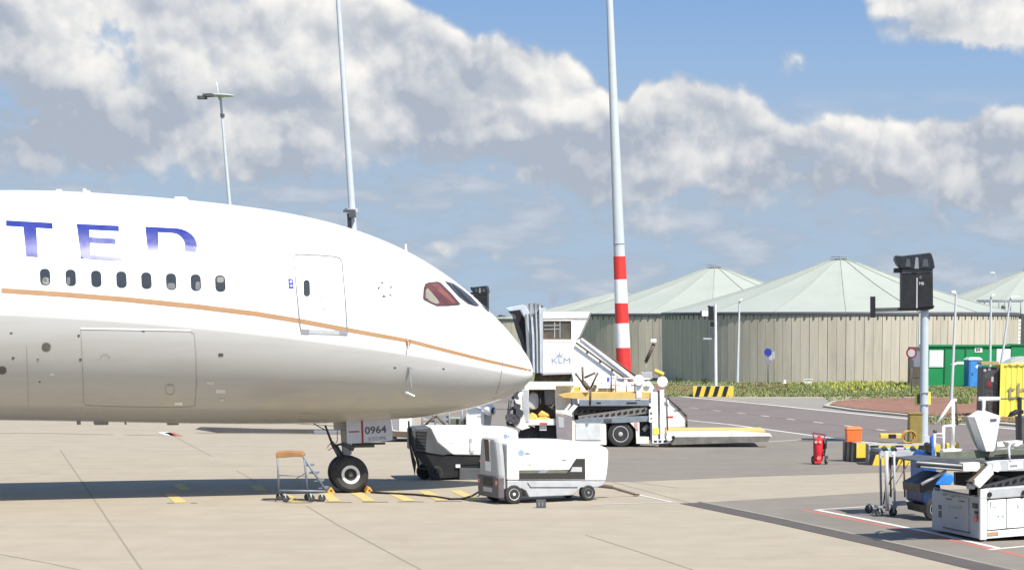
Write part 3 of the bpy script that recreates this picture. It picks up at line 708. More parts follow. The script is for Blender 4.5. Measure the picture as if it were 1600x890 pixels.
# cockpit glazing
cw = decal('cockpit_window', [[(660.5, 466.5), (661.5, 450), (664.3, 443), (671, 440.6), (684, 439.8), (689, 442), (707, 460), (720, 475.4), (716, 477), (700, 478.3), (682, 478.6), (671, 473.5), (662.5, 469)]], mat('window_seal', (.05, .045, .045), .5), .008)
decal('pane', [[(662.3, 465.8), (663.2, 451), (665.6, 444.5), (672, 442.2), (683.3, 441.6), (688, 443.6), (705.5, 461), (717.5, 474.6), (700, 476.6), (682.6, 476.9), (672, 472)]], mat('cockpit_glass_tinted', (.10, .035, .03), .06, var=.3, scale=2.5, spec=.9), .013, parent=cw)
decal('headrest_cover', [[(664.5, 465), (664.8, 454), (667.5, 450.2), (673, 456), (684, 469), (686, 474), (681, 475), (672, 471)]], mat('beige_seat_cover', (.20, .19, .15), .6), .018, parent=cw)
decal('seat_patch', [[(672, 444), (683, 443.4), (703, 463), (712, 473.5), (706, 474), (692, 462)]], mat('cockpit_red_brown', (.16, .06, .05), .4, var=.3), .018, parent=cw)  # paler red-brown patch over the side window pane
c2 = decal('cockpit_window', [[(694.5, 439.6), (700, 440.3), (709, 443.2), (722, 452), (736, 463.5), (749.5, 478), (742, 478.6), (731, 475), (716, 463.5)]], mat('window_seal', (.05, .045, .045), .5), .008)
decal('pane', [[(697, 441), (703, 442), (710, 445.4), (722, 454), (735, 465), (745.5, 476.6), (741.5, 477), (732, 473.6), (717.5, 462.4)]], mat('windscreen_glass', (.05, .055, .06), .06, var=.3, scale=2, spec=.9), .013, parent=c2)
decal('seat_patch', [[(707, 446), (718, 454.5), (733, 469), (739, 475.5), (733, 472.6), (719, 461)]], mat('windscreen_inner_dark', (.022, .02, .022), .3), .018, parent=c2)
c3 = decal('cockpit_window', [[(743, 463.5), (748, 466.5), (764, 483.5), (768, 489.5), (762, 486.5), (753, 477.5)]], mat('window_seal', (.05, .045, .045), .5), .010)
decal('pane', [[(746.5, 467), (750, 470), (763, 484.5), (757, 480.5)]], mat('windscreen_glass', (.05, .055, .06), .06), .015, parent=c3)
# seams, cargo door, ports, probes
decal('radome_seam', band([(782.5, 523), (785.3, 545), (785, 570), (781.5, 595), (776, 612), (772, 622)], .9), mat('fine_seam_dark', (.22, .22, .215), .5), .006, step=9)
cg = decal('cargo_door', band([(126, 513), (127, 530), (128.5, 560), (130, 600), (130.5, 627), (134, 632.5), (160, 634), (220, 635.5), (280, 635.8), (304, 634)], 1.1) + band([(304.5, 634), (307, 600), (306.5, 560), (304.5, 530), (303, 521), (297, 517.5)], 1.4), mat('seam_grey', (.33, .325, .31), .5), .006)  # cargo door outline drawn as grey seam lines
decal('hinge', [[(126, 511), (298, 514.5), (298, 517), (126, 514)]], mat('hinge_white', (.75, .75, .74), .35), .014, parent=cg)
decal('latch_panel', band(rrect(265.5, 608, 6.5, 8, 5) + [rrect(265.5, 608, 6.5, 8, 5)[0]], .9) + [[(262, 600.5), (269, 600.5), (269, 602.2), (262, 602.2)]], mat('seam_grey', (.3, .295, .28), .5), .008, parent=cg)
decal('latch_panel', band(arc(164, 559, 7, 6, 180, 370), .9), mat('seam_grey', (.3, .295, .28), .5), .008, parent=cg)
decal('placard', [[(272.5, 627), (285, 627.4), (285, 632.4), (272.5, 632)]], mat('hinge_white', (.75, .75, .74), .35), .009, parent=cg)
for x, y, r in ((72.3, 541.5, 7.2), (3.5, 578, 6.8)):
    o = decal('static_port', [rrect(x, y, r, r * .95, r * .9)], mat('port_rim', (.16, .15, .135), .5), .008, step=3)
    decal('port_plate', [rrect(x, y, r * .82, r * .78, r * .7)], mat('port_plate_grey', (.10, .095, .085), .6), .012, parent=o, step=3)
decal('fuselage_seam', band([(41.5, 540), (43, 580), (44.5, 635)], .9), mat('fine_seam', (.36, .355, .34), .5), .006)
decal('small_vent', [rrect(x, y, a, b, min(a, b) * .8) for x, y, a, b in ((17.5, 520, 2.2, 1.2), (20.5, 559, 2.4, 1.6), (59.5, 561.5, 2, 1.5), (125.5, 561.5, 1.8, 2), (62, 596, 1.4, 1.2), (224, 517.3, 2.2, 1), (345, 554, 4, 2.5), (123, 524, 2, 2), (617, 574, 2, 1), (693, 575.7, 2, 1))], mat('vent_dark', (.09, .085, .08), .6), .008, step=3)
decal('placard', [[(323, 595), (334, 595.4), (334, 600.6), (323, 600)], [(337, 607), (352.5, 607.5), (352.5, 614), (337, 613.5)], [(343, 622), (350, 622), (350, 626), (343, 626)], [(78, 582), (85, 582.4), (85, 586), (78, 585.6)]], mat('placard_pale', (.62, .60, .56), .5), .008, step=4)
decal('access_panel', band([(469, 645), (498, 645.5), (499, 657), (468, 656), (469, 645)], .8), mat('fine_seam', (.36, .355, .34), .5), .007)
p = skin(637.5, 534, 0); MB().cyl(p, p + Vector((.02, -.07, 0)), .075, .06, 14).cyl(p + Vector((0, -.06, 0)), p + Vector((-.02, -.12, -.17)), .018, n=8).build('angle_sensor', mat('sensor_bronze', (.45, .28, .17), .35, metal=.5), plane)
p = skin(639.5, 574, 0); pr = MB().cyl(p, p + Vector((0, -.07, -.02)), .05, .04, 12); pr.tube([p + Vector((0, -.05, 0)), p + Vector((.0, -.08, -.28)), p + Vector((.01, -.09, -.52))], .024); pr.build('probe', M['grey'], plane)
p = skin(640, 615.5, 0); MB().cyl(p + Vector((-.11, -.05, .05)), p + Vector((.12, -.09, -.06)), .05, .03, 12).cyl(p + Vector((-.14, -.03, .06)), p + Vector((-.08, -.04, .035)), .07, .06, 12).build('probe', M['alu'], plane)
for x, y, w, h in ((93, 298.8, .20, .055), (133, 300.5, .11, .10), (139, 301, .10, .06), (284, 310.3, .42, .05), (634.5, 390.5, .05, .17)):
    u, z = af_s(x, y + .5)
    MB().pv([(u - w * .6, z - .1), (u - w * .4, z + h), (u + w * .25, z + h), (u + w * .6, z - .1)], -.03, .03).build('antenna', M['white'], plane)
for x, y, w in ((123, 661, .10), (158, 661.5, .36), (196, 661, .05), (270, 661.7, .3), (734, 636, .05)):
    u, z = af_s(x, y - 1)
    MB().pv([(u - w * .6, z + .08), (u - w * .5, z - .05), (u + w * .5, z - .05), (u + w * .6, z + .08)], -.04, .04).build('drain_mast', M['grey'], plane)
# nose gear
r_ = .515
for v, k in ((-.36, 0), (.36, 1)):
    yv = v - .19 if v < 0 else v + .19
    ax = (0, -1, 0) if v < 0 else (0, 1, 0)
    t = MB().lathe([(r_ * .50, -.01), (r_ * .54, .01), (r_ * .78, .045), (r_ * .93, .0), (r_, -.09), (r_, -.30), (r_ * .93, -.38), (r_ * .78, -.42), (r_ * .5, -.38)], (0, yv, r_), ax, 40).build('nose_wheel', M['rubber'], plane)
    MB().lathe([(r_ * .52, -.015), (r_ * .50, .012), (r_ * .365, .018), (r_ * .33, -.02)], (0, yv, r_), ax, 36).build('rim', M['white'], t)
    MB().lathe([(r_ * .335, -.03), (r_ * .30, -.08), (r_ * .16, -.09), (r_ * .14, -.01), (r_ * .09, .03), (.001, .04)], (0, yv, r_), ax, 24).build('hub', mat('hub_khaki', (.22, .21, .16), .45, metal=.4), t)
gm = mat('gear_grey_paint', (.30, .30, .29), .45, var=.08)
st = MB()
zs = lambda x, y: AF.uz(x, y, 0)
st.cyl((0, 0, .45), (0, 0, 1.15), .085, n=18).cyl((0, 0, 1.05), (-.03, 0, 2.3), .135, n=18).cyl((0, -.36, .52), (0, .36, .52), .07, n=12)
st.build('gear_strut', gm, plane)
a, b, c = zs(578, 700), zs(607, 696), zs(648, 692)
sb = MB().cyl((0, 0, 1.22), (.05, 0, 1.32), .2, n=16).box(-.05, .78, -.10, .10, 1.24, 1.31).box(.15, 1.1, -.06, .06, 1.31, 1.37)
sb.build('steering_collar', M['dgrey'], plane)
u0, z0 = zs(528, 664); u1, z1 = zs(560, 700)
sb = MB().cyl((u0 + .1, .05, 2.2), (u0 + .16, .05, 1.5), .07, n=10).cyl((u0 + .35, 0, 2.3), (-.06, 0, 1.3), .05, n=8).box(u0 - .1, u0 + .25, -.2, .2, 1.75, 2.15)
sb.build('drag_brace', gm, plane)
pts = lambda P, v=-.1: [Vector((*AF.uz(x, y, v), 0)).xzy + Vector((0, v, 0)) for x, y in P]
def pt3(x, y, v): u, z = AF.uz(x, y, v); return (u, v, z)
MB().cyl(pt3(508, 664, -.05), pt3(520, 694, -.05), .03, n=8).cyl(pt3(518, 690, -.05), pt3(533, 716, -.05), .055, .075, n=10).cyl(pt3(525, 694, 0), pt3(538, 714, 0), .03, n=8).build('torque_link', M['dgrey'], plane)
MB().tube([pt3(490, 661, -.05), pt3(500, 667, -.05), pt3(510, 672, -.08), pt3(516, 688, -.1), pt3(522, 700, -.1)], .014).build('hose', M['black'], plane)
MB().tube([pt3(527, 672, -.05), pt3(527, 688, -.1), pt3(521, 698, -.12), pt3(513, 703, -.12), pt3(512, 697, -.1), pt3(516, 693, -.1)], .011).build('hose', M['black'], plane)
MB().cyl(pt3(522, 696, -.02), pt3(545, 690, -.02), .03, n=8).build('drag_brace', M['dgrey'], plane)
# gear door carrying the fleet number
vD = -.62; K = lambda P: AF.P(P, vD)
gd = MB().pv(K([(541, 657), (545, 655.8), (598, 653), (609, 653.5), (611.5, 657), (613.5, 678), (613, 686.5), (608, 688.3), (560, 691.8), (544, 692.5), (542, 690)]), vD, vD + .035).build('gear_door', mat('gear_door_grey', (.46, .46, .50), .4, var=.04), plane, bevel=.006)
MB().pv(K([(564, 654.8), (567, 654.7), (568.2, 691.5), (565.2, 691.6)]), vD - .006, vD).build('stripe', M['wine'], gd)
du = K([(570, 680)])[0]; dsl = (K([(610, 672)])[0][1] - K([(570, 675)])[0][1]) / (K([(610, 672)])[0][0] - K([(570, 675)])[0][0])
def onp(px, py, v, sl=0.0, F=AF):
    u0, z0 = F.uz(px, py, v); return lambda x, y: (u0 + x, v, z0 + y + x * sl)
MB().text('0964', .275, onp(570.2, 677.5, vD - .006, .06), .006, sx=1.12).build('fleet_number', M['dgrey'], gd, keepn=True)
MB().text('ETOPS', .13, onp(576, 688.3, vD - .006, .06), .003, sx=1.35).build('lettering', M['grey'], gd, keepn=True)
bb = MB()
for k in range(7): x = 545 + k * 2.4; bb.pv(K([(x, 673.2 - k * .1), (x + 1.7, 673.1 - k * .1), (x + 1.9, 675.3 - k * .1), (x - .2, 675.4 - k * .1)]), vD - .006, vD - .001)
bb.build('lettering', M['wine'], gd)
MB().pv(AF.P([(536, 660), (546, 658), (548, 690), (541, 690)], .5), .5, .54).build('gear_door', M['dgrey'], plane)
# ------------------------------------------------------------------ equipment under and beside the nose
def pt(F, x, y, v=0.0): u, z = F.uz(x, y, v); return (u, v, z)
def uu(F, x, y=700, v=0.0): return F.uz(x, y, v)[0]
def castor(parent, c, r, w, name='castor'):
    t = wheel(name, parent, c, r, w, rim=.5, n=18)
    MB().box(c[0] - r * .3, c[0] + r * .3, c[1] - .02, c[1] + w + .02, r * 1.9, r * 2.25).cyl((c[0], c[1] - .01, r * 2.0), (c[0] + r * .1, c[1] - .01, r * .9), .02, n=6).build('fork', M['lgrey'], t)
    return t
# near ground power unit
F1 = Fr(791, 787.5, 30)
gp = thing('ground_power_unit', 'white rounded ground power unit in front, with grey skirt and long dark side slot', 'ground power unit', F1)
Wd = 1.45
top = [(792.5, 749.5), (792.5, 694), (795, 690.5), (802, 688.8), (870, 688), (900, 688.6), (922, 690.8), (938, 695), (948, 699.5), (951, 704), (950.5, 722), (948.5, 740), (946.5, 750.5)]
MB().pv(F1.P(top), 0, Wd).build('hood', M['white'], gp, bevel=.05)
low = [(792.5, 750), (946.5, 751), (943, 757.5), (934, 760.5), (908, 761), (903, 766), (896, 773), (827, 776), (822, 766), (815, 762.5), (802, 763.5), (797, 770), (793, 779)]
MB().pv(F1.P(low, .02), .02, Wd - .02).build('skirt', M['lgrey'], gp, bevel=.02)
MB().pv(F1.P([(824, 752), (905, 753), (903, 760), (829, 760)], 0), -.012, .0).build('side_panel', M['lgrey'], gp, bevel=.004)
sd = F1.P([(811, 734), (876, 733.5), (889, 733), (900, 716), (914, 716), (914.5, 748), (811, 748.5)])
slot = MB().pv(sd, -.006, .03).build('side_slot', M['dark'], gp)
MB().pv(F1.P([(811, 735), (887, 734.6), (885, 738.5), (811, 738.5)]), -.012, -.006).build('green_trim', M['odeck'], slot)
MB().pv(F1.P([(894, 729), (909, 729), (909, 736.5), (891, 736.5)]), -.014, -.006).build('control_panel', M['lgrey'], slot)
MB().pv(F1.P([(843, 735), (856, 733.8), (852, 738.5), (840, 738.5)]), -.018, -.012).build('vent', M['grey'], slot)
for x in (912.8, 930.5): MB().pv(F1.P([(x, 691 + (x - 912) * .25), (x + .8, 691.2 + (x - 912) * .25), (x + .8, 750), (x, 750)]), -.002, .01).build('panel_gap', M['lgrey'], gp)
# end cap, slightly bulging and leaning in towards the top
rings = []
W2 = Wd
for q, ins in ((0, 0), (.09, .03), (.15, .09), (.17, .16)):
    pr = [(0 + ins, .40), (0 + ins * .8, .78), (.06 + ins, 1.30), (.14 + ins, 1.62), (.22 + ins, 1.72 - ins * .3), (W2 - .22 - ins, 1.72 - ins * .3), (W2 - .14 - ins, 1.62), (W2 - .06 - ins, 1.30), (W2 - ins * .8, .78), (W2 - ins, .40)]
    rings.append([(-q, v, z) for v, z in pr])
MB().loft(list(reversed(rings))).build('end_cap', mat('end_cap_grey', (.38, .38, .375), .5, var=.05), gp, bevel=.02)
MB().pu([(0.02, .16), (0.0, .72), (W2, .72), (W2 - .02, .16)], -.21, -.03).build('bumper', mat('bumper_plum_grey', (.12, .10, .105), .55, var=.15), gp, bevel=.03)
e1 = MB().pu([(.55, .84), (.58, 1.66), (.95, 1.66), (.92, .84)], -.185, -.16).build('window_frame', M['white'], gp, bevel=.01)
MB().pu([(.60, 1.10), (.62, 1.67), (.92, 1.67), (.87, 1.10)], -.195, -.185).build('glass', M['brown'], e1)
MB().pu([(.40, .46), (.40, .68), (1.05, .68), (1.05, .46)], -.222, -.21).build('bumper_recess', M['black'], gp)
MB().pu([(.42, .30), (.42, .42), (1.02, .42), (1.02, .30)], -.222, -.21).build('number_plate', M['lgrey'], gp)
for v in (.13, W2 - .13): MB().cyl((-.225, v, .56), (-.205, v, .56), .07, n=14).build('tail_lamp', mat('lamp_pink', (.55, .25, .22), .3), gp)
for x, y, r, far in ((804, 788, .255, 0), (920, 785, .215, 0)):
    u = F1.uz(x, y, 0)[0]; wheel('wheel', gp, (u, .0, r), r, .2, rim=.6, rimmat=M['white2'] if r > .22 else M['grey'])
    wheel('wheel', gp, (u, Wd, r), r, .2, axis=(0, 1, 0), rim=.6)
MB().box(.2, 2.6, .35, Wd - .35, .30, .45).build('axle_frame', M['black'], gp)
def onp(px, py, v, sl=0.0, F=AF):
    u0, z0 = F.uz(px, py, v); return lambda x, y: (u0 + x, v, z0 + y + x * sl)
MB().lathe([(.055, 0), (.085, 0), (.085, .003), (.055, .003)], (F1.uz(814, 707)[0], -.005, F1.uz(814, 707)[1]), (0, 1, 0), 20).build('logo_ring', mat('pale_blue_print', (.28, .38, .50), .5), gp)
scribble(F1, 818, 831, 710, 3.6, -.004, M['logog'], gp, seed=3)
scribble(F1, 815, 820, 726.6, 3, -.004, M['grey'], gp, seed=5)
scribble(F1, 821, 828, 726.6, 2.6, -.004, M['dyellow'], gp, seed=6)
scribble(F1, 828.5, 832, 726.6, 3, -.004, M['grey'], gp, seed=7)
scribble(F1, 834, 848, 727, 2.8, -.004, mat('faint_print', (.6, .6, .6), .5), gp, seed=8)
MB().pv(F1.P([(878, 717), (885, 717), (885, 719), (878, 719)]), -.006, -.001).build('sticker', M['logog'], gp)
# towing bar of the near unit
u, z = F1.uz(944, 764, .7)
tb = MB().cyl((u - .3, .5, .36), (u + .25, .7, .28), .05, n=8).cyl((u - .3, .95, .36), (u + .25, .72, .28), .05, n=8).cyl((u + .2, .71, .29), (u + .95, .72, .06), .035, n=8).lathe([(.05, -.02), (.09, -.02), (.09, .02), (.05, .02)], (u + 1.0, .72, .05), (0, 0, 1), 14)
tb.build('tow_bar', M['brown'], gp)
# power cable to the aircraft
cb = []
for x, y in ((756, 758), (748, 767), (738, 774), (722, 778.5), (705, 779), (680, 775), (650, 772), (620, 770.5), (590, 769), (566, 767)): p = G(x, y, .03); cb.append(p)
cb[0] = G(756, 775, 0) + Vector((0, .3, .4)); cb[1] = G(748, 777) + Vector((0, .3, .16))
o = MB().tube(cb, .028, 8).build('cable', M['black']); tag(o, 'black power cable looping over the yellow hatching to the nose gear', 'cable')
o = MB()
Fm = Fr(838, 793, 4); 
mk = thing('marker_block', 'small grey numbered marker block on the concrete beside the front ground power unit', 'marker', Fm)
MB().pv([(0, 0), (.25, 0), (.25, .21), (0, .21)], 0, .12).build('block', M['dgrey'], mk, bevel=.01)
MB().pv([(.06, .05), (.09, .05), (.09, .17), (.06, .17)], -.004, 0).pv([(.15, .05), (.18, .05), (.18, .17), (.15, .17)], -.004, 0).build('number', M['logog'], mk)
# rear ground power unit
F2 = Fr(655, 750.5, 15)
g2_ = thing('ground_power_unit', 'rear white ground power unit with dark louvred end and black chassis behind the front one', 'ground power unit', F2)
WD2 = 1.6
MB().pv(F2.P([(672, 667), (740, 666.8), (800, 669), (808.5, 672.5), (811, 690), (808, 711), (710, 710), (706, 709), (683, 690)]), 0, WD2).build('hood', M['white'], g2_, bevel=.03)
MB().pv(F2.P([(644, 672), (650, 668.5), (672, 667), (683, 690), (706, 709), (692, 711), (660, 706), (644, 704)]), .01, WD2 - .01).build('end_panel', M['dgrey'], g2_, bevel=.02)
gr_ = MB().pv(F2.P([(650, 673), (667, 674), (665, 702), (651, 700)]), -.015, .01).build('radiator_grille', M['black'], g2_)
for k in range(5): MB().pv(F2.P([(651, 677 + k * 5), (665.5, 678 + k * 5), (665.5, 679 + k * 5), (651, 678 + k * 5)]), -.025, -.015).build('louvre', M['dgrey'], gr_)
MB().pv(F2.P([(648, 704), (660, 707), (700, 711), (812, 711), (812, 722), (720, 726), (712, 745), (690, 747), (668, 735), (652, 712)], .05), .05, WD2 - .05).build('chassis', M['black'], g2_, bevel=.01)
MB().pv(F2.P([(686, 722), (800, 723), (800, 745), (716, 743), (690, 738)], .1), .08, WD2 - .1).build('battery_box', M['black'], g2_)
MB().pv(F2.P([(718, 731), (800, 732), (800, 753), (718, 752)], 0), 0, .5).build('tool_locker', M['dgrey'], g2_, bevel=.01)
MB().pv(F2.P([(712, 725), (719, 725), (719, 730), (712, 730)]), -.01, .02).build('sticker', M['white'], g2_)
MB().pv(F2.P([(749, 718), (752, 718), (755, 725), (751, 725)]), -.03, .02).build('handle', M['orange'], g2_)
MB().tube([pt(F2, 641, 668, -.05), pt(F2, 643, 690, -.05), pt(F2, 651, 713, -.05), pt(F2, 655, 731, -.05), pt(F2, 665, 733, -.05)], .045).build('drawbar', M['black'], g2_)
MB().pv(F2.P([(637, 657), (639.5, 657), (642, 700), (650, 722), (648, 742), (643, 720), (638, 690)]), -.08, -.02).build('drawbar', M['black'], g2_)
for x, y in ((667, 755), (683, 757), (790, 756)):
    u = F2.uz(x, y, 0)[0]; wheel('wheel', g2_, (u, .05 if x != 667 else .6, .235), .235, .18, rim=.45, rimmat=M['dgrey'])
MB().pv(F2.P([(733.5, 685), (736, 684), (738, 686), (738, 692), (741, 704), (740, 707), (735, 707), (733.5, 702), (734.5, 692)]), -.03, 0).build('bottle_outline', M['lgrey'], g2_)
MB().pv(F2.P([(734.6, 691), (737.4, 691), (739.6, 703), (735.4, 703)]), -.035, -.03).build('bottle_highlight', M['white'], g2_)
MB().lathe([(.04, 0), (.065, 0), (.065, .003), (.04, .003)], (F2.uz(790, 681)[0], -.006, F2.uz(790, 681)[1]), (0, 1, 0), 18).build('logo_ring', mat('pale_blue_print', (.28, .38, .50), .5), g2_)
scribble(F2, 794, 806, 683, 3.2, -.004, M['logog'], g2_, seed=4)
for (x, y, w) in ((702, 684, 18), (702, 691, 8), (716, 692, 7), (702, 699, 7), (716, 699, 5), (766, 688, 5)): MB().pv(F2.P([(x, y), (x + w, y), (x + w, y + 1.1), (x, y + 1.1)]), -.005, -.001).build('notice', mat('faint_print', (.6, .6, .6), .5), g2_)
# maintenance steps
F3 = Fr(437, 784, 8)
ms = thing('maintenance_steps', 'wheeled grey tube work steps with worn orange top beside the nose wheels', 'work steps', F3)
D3 = .62
def seg(F, a, b, va, vb=None): return (pt(F, *a, va), pt(F, *b, va if vb is None else vb))
MB().pv(F3.P([(431, 706.5), (445, 705.2), (470, 706), (475, 710), (474, 713.5), (462, 713), (440, 714.5), (431, 714)]), -.03, D3 + .03).build('platform', M['dorange'], ms, bevel=.012)
for v in (0, D3):
    MB().bars([seg(F3, (433.5, 712), (436, 771), v)], .026, 8).build('leg', M['steel'], ms)
    MB().bars([seg(F3, (475, 711), (481, 771), v)], .026, 8).build('leg', M['steel'], ms)
    MB().bars([seg(F3, (471, 709), (511, 768), v)], .03, 8).build('side_rail', M['steel'], ms)
    MB().bars([seg(F3, (435, 766), (510, 767), v)], .032, 8).build('base_rail', M['steel'], ms)
    MB().bars([seg(F3, (434.5, 742), (478, 743), v)], .016, 6).build('brace', M['steel'], ms)
for k, (x, y) in enumerate(((483, 727), (491, 739), (499, 751), (506, 762))):
    u, z = F3.uz(x, y, 0); MB().box(u - .14, u + .10, 0, D3, z - .015, z + .015).build('step', M['steel'], ms)
MB().bars([(pt(F3, 455, 752, D3), pt(F3, 478, 738, 0))], .011, 6).build('brace', M['steel'], ms)
MB().bars([(pt(F3, 436, 766, 0), pt(F3, 436, 766, D3)), (pt(F3, 508, 766, 0), pt(F3, 508, 766, D3)), (pt(F3, 480, 742, 0), pt(F3, 480, 742, D3))], .018, 8).build('cross_member', M['steel'], ms)
for x, v in ((446, 0), (437, D3), (486, 0), (481, D3 * .7), (503, 0)):
    u = F3.uz(x, 778, v)[0]; castor(ms, (u, v, .10), .10, .05)
# chocks
for i, (x, y, lb) in enumerate(((517, 770, 'yellow chock behind the nose wheels, next to the work steps'), (577, 769.5, 'yellow chock in front of the nose wheels'))):
    Fc = Fr(x - 6, y + .6, 19); ck = thing('wheel_chock', lb, 'chock', Fc, 'chocks at the nose wheels')
    MB().pv([(0, 0), (.24, 0), (.20, .07), (.14, .17), (.10, .17), (.04, .07)], 0, 1.0).build('wedge', M['orange'] if 0 else mat('chock_yellow', (.66, .36, .06), .55, dirt=(.3, .17, .05)), ck, bevel=.008)
    MB().cyl((.12, -.004, .08), (.12, .03, .08), .035, n=14).build('end_hole', M['brown'], ck)
# tow bar shape standing in for a dark shadow band beyond the aircraft
F4 = Fr(305, 676, to=(540, 678))
tw = thing('tow_bar', 'long dark tow bar shape standing in for a shadow band behind the nose gear', 'tow bar', F4)
L4 = F4.uz(545, 676)[0]
MB().pv([(0, .16), (.25, .26), (L4 * .5, .20), (L4, .20), (L4, .02), (L4 * .4, .03), (1.0, .02)], 0, .22).build('bar', mat('shadow_band_steel', (.085, .08, .085), .7, var=.2), tw, bevel=.01)
MB().box(L4 * .78, L4 * .97, -.12, .3, .0, .16).build('skid', M['grey'], tw, bevel=.02)
MB().cyl((L4 - .5, .1, .3), (L4 + .3, .1, .42), .08, n=10).build('head', M['white2'], tw)
# white low tug behind the gear
F5 = Fr(600, 690, 6)
tg = thing('aircraft_tug', 'low white and dark tug standing behind the gear door with the number 0964', 'tug', F5)
MB().pv(F5.P([(596, 656), (612, 652), (628, 654), (643, 652), (643, 676), (622, 677), (604, 668)]), 0, 2.2).build('cab', M['white'], tg, bevel=.03)
MB().pv(F5.P([(612, 655), (624, 653), (624, 672), (614, 670)]), -.01, .05).build('window', M['grey'], tg)
MB().pv(F5.P([(600, 672), (645, 674), (660, 680), (650, 684), (604, 681)]), -.1, 2.0).build('chassis', M['brown'], tg, bevel=.02)
MB().pv(F5.P([(606, 698), (628, 694.5), (648, 696), (648, 701), (618, 701)], -.4), -.4, .3).build('hitch_plate', M['grey'], tg)
for x in (612, 650): wheel('wheel', tg, (F5.uz(x, 690)[0], -.05, .22), .22, .2, rim=.5)
# slatted cage trailer behind the rear unit
F6 = Fr(640, 683, 5)
cg_ = thing('cage_trailer', 'grey slatted cage trailer half hidden under the aircraft chin', 'trailer', F6)
for x in (642, 660, 680, 702, 722, 746): MB().bars([seg(F6, (x, 634), (x, 678), 0)], .05, 6).build('post', M['grey'], cg_)
for y in (642, 649, 656, 663, 670): MB().pv(F6.P([(660, y), (702, y + .3), (702, y + 3.6), (660, y + 3.3)], .1), .1, .14).build('slat', M['grey'], cg_)
MB().bars([seg(F6, (664, 664), (681, 648), -.05), seg(F6, (681, 648), (696, 664), -.05)], .05, 6).build('brace', M['brown'], cg_)
MB().pv(F6.P([(703, 651), (748, 651), (748, 653.2), (703, 653.2)]), 0, .05).build('rail', M['lgrey'], cg_)
MB().pv(F6.P([(704, 654), (722, 654), (722, 672), (704, 672)], .3), .3, .4).build('side_panel', M['odeck'], cg_)
MB().pv(F6.P([(724, 654), (747, 654), (747, 672), (724, 672)], .3), .3, .4).build('side_panel', M['rope'] if 0 else mat('brown_load', (.19, .15, .11), .8), cg_)
MB().pv(F6.P([(640, 670), (750, 670), (750, 677), (640, 677)]), 0, 1.4).build('floor', M['dgrey'], cg_)
for x in (650, 735): wheel('wheel', cg_, (F6.uz(x, 680)[0], 0, .2), .2, .15)
F7 = Fr(728, 684, 4)
wc = thing('white_box_van', 'plain white boxy vehicle body between the cage trailer and the loader cab', 'van', F7)
MB().pv(F7.P([(728, 638), (746, 636), (757, 645), (757, 679), (728, 679)]), 0, 1.6).build('body', M['white'], wc, bevel=.04)
MB().pv(F7.P([(757.2, 650), (762, 644), (766, 650), (762, 679), (757.2, 679)], .1), .1, 1.5).build('rear_frame', M['lgrey'], wc)
MB().pv(F7.P([(745, 649.5), (753, 649.5), (753, 650.7), (745, 650.7)]), -.008, 0).build('lettering', M['logog'], wc)
for x in (735, 750): wheel('wheel', wc, (F7.uz(x, 683)[0], 0, .22), .22, .15)
la = MB().lathe([(.001, -.24), (.17, -.2), (.24, -.05), (.24, .1), (.15, .22), (.001, .26)], pt(F7, 765, 640, -.1), (.9, -.4, -.15), 20).build('work_lamp', M['white'], wc)
MB().cyl(pt(F7, 769, 641, -.25), pt(F7, 771.5, 641.5, -.27), .13, n=16).build('lens', M['black'], la)
MB().bars([seg(F7, (748, 638), (762, 642), -.05)], .02, 6).build('lamp_arm', M['grey'], wc)
# ------------------------------------------------------------------ passenger stairs
F8 = Fr(848, 688, 3)
ps = thing('passenger_stairs', 'white covered passenger stairs with grey canvas bellows at the aircraft nose', 'passenger stairs', F8)
D8 = 2.4
MB().pv(F8.P([(845, 487.5), (922, 487), (918, 497), (846, 497.5)]), -.05, D8 + .05).build('roof', M['white'], ps, bevel=.02)
MB().pv(F8.P([(895, 497), (918, 497), (905, 526), (897, 533), (895, 533)]), 0, D8).build('rear_wing', M['white'], ps)
MB().pv(F8.P([(845, 533), (899, 532), (906, 529), (985, 589), (985, 640), (905, 640), (893, 582), (846, 583)]), 0, .12).build('side_panel', M['white'], ps, bevel=.02)
MB().pv(F8.P([(845, 533), (899, 532), (906, 529), (985, 589), (985, 640), (905, 640), (893, 582), (846, 583)], D8), D8, D8 + .1).build('side_panel', M['white2'], ps)
MB().pv(F8.P([(846, 582.5), (893, 581), (895, 584), (846, 585.5)]), 0, D8).build('platform', M['lgrey'], ps)
wf = MB().pv(F8.P([(846, 497), (896, 497), (896, 501), (846, 501)]), -.01, .1).pv(F8.P([(846, 501), (848.5, 501), (848.5, 530), (846, 530)]), -.01, .1).pv(F8.P([(892.5, 501), (896, 501), (896, 530), (892.5, 530)]), -.01, .1).pv(F8.P([(846, 530), (896, 530), (896, 533.5), (846, 533.5)]), -.01, .1).build('window_frame', M['cream'], ps)
MB().pv(F8.P([(848, 500), (893, 500), (893, 531), (848, 531)], .05), .05, .06).build('pane', mat('brown_glass', (.085, .075, .055), .15, var=.4, scale=.8, dirt=(.20, .18, .14), dscale=1.5), ps)
for x, w, k in ((874, 2, 'grey'), (866, 1.2, 'lgrey')): MB().pv(F8.P([(x, 503), (x + w, 503), (x + w, 528), (x, 528)], .02), .02, .04).build('glazing_bar', M[k], ps)
for y in (508, 514): MB().pv(F8.P([(850, y), (874, y - .5), (874, y + .5), (850, y + 1)], .02), .02, .04).build('inner_rail', M['lgrey'], ps)
MB().pv(F8.P([(849, 520), (860, 517), (868, 522), (870, 530), (849, 530)], .03), .03, .045).build('seat_shape', M['brown'], ps)
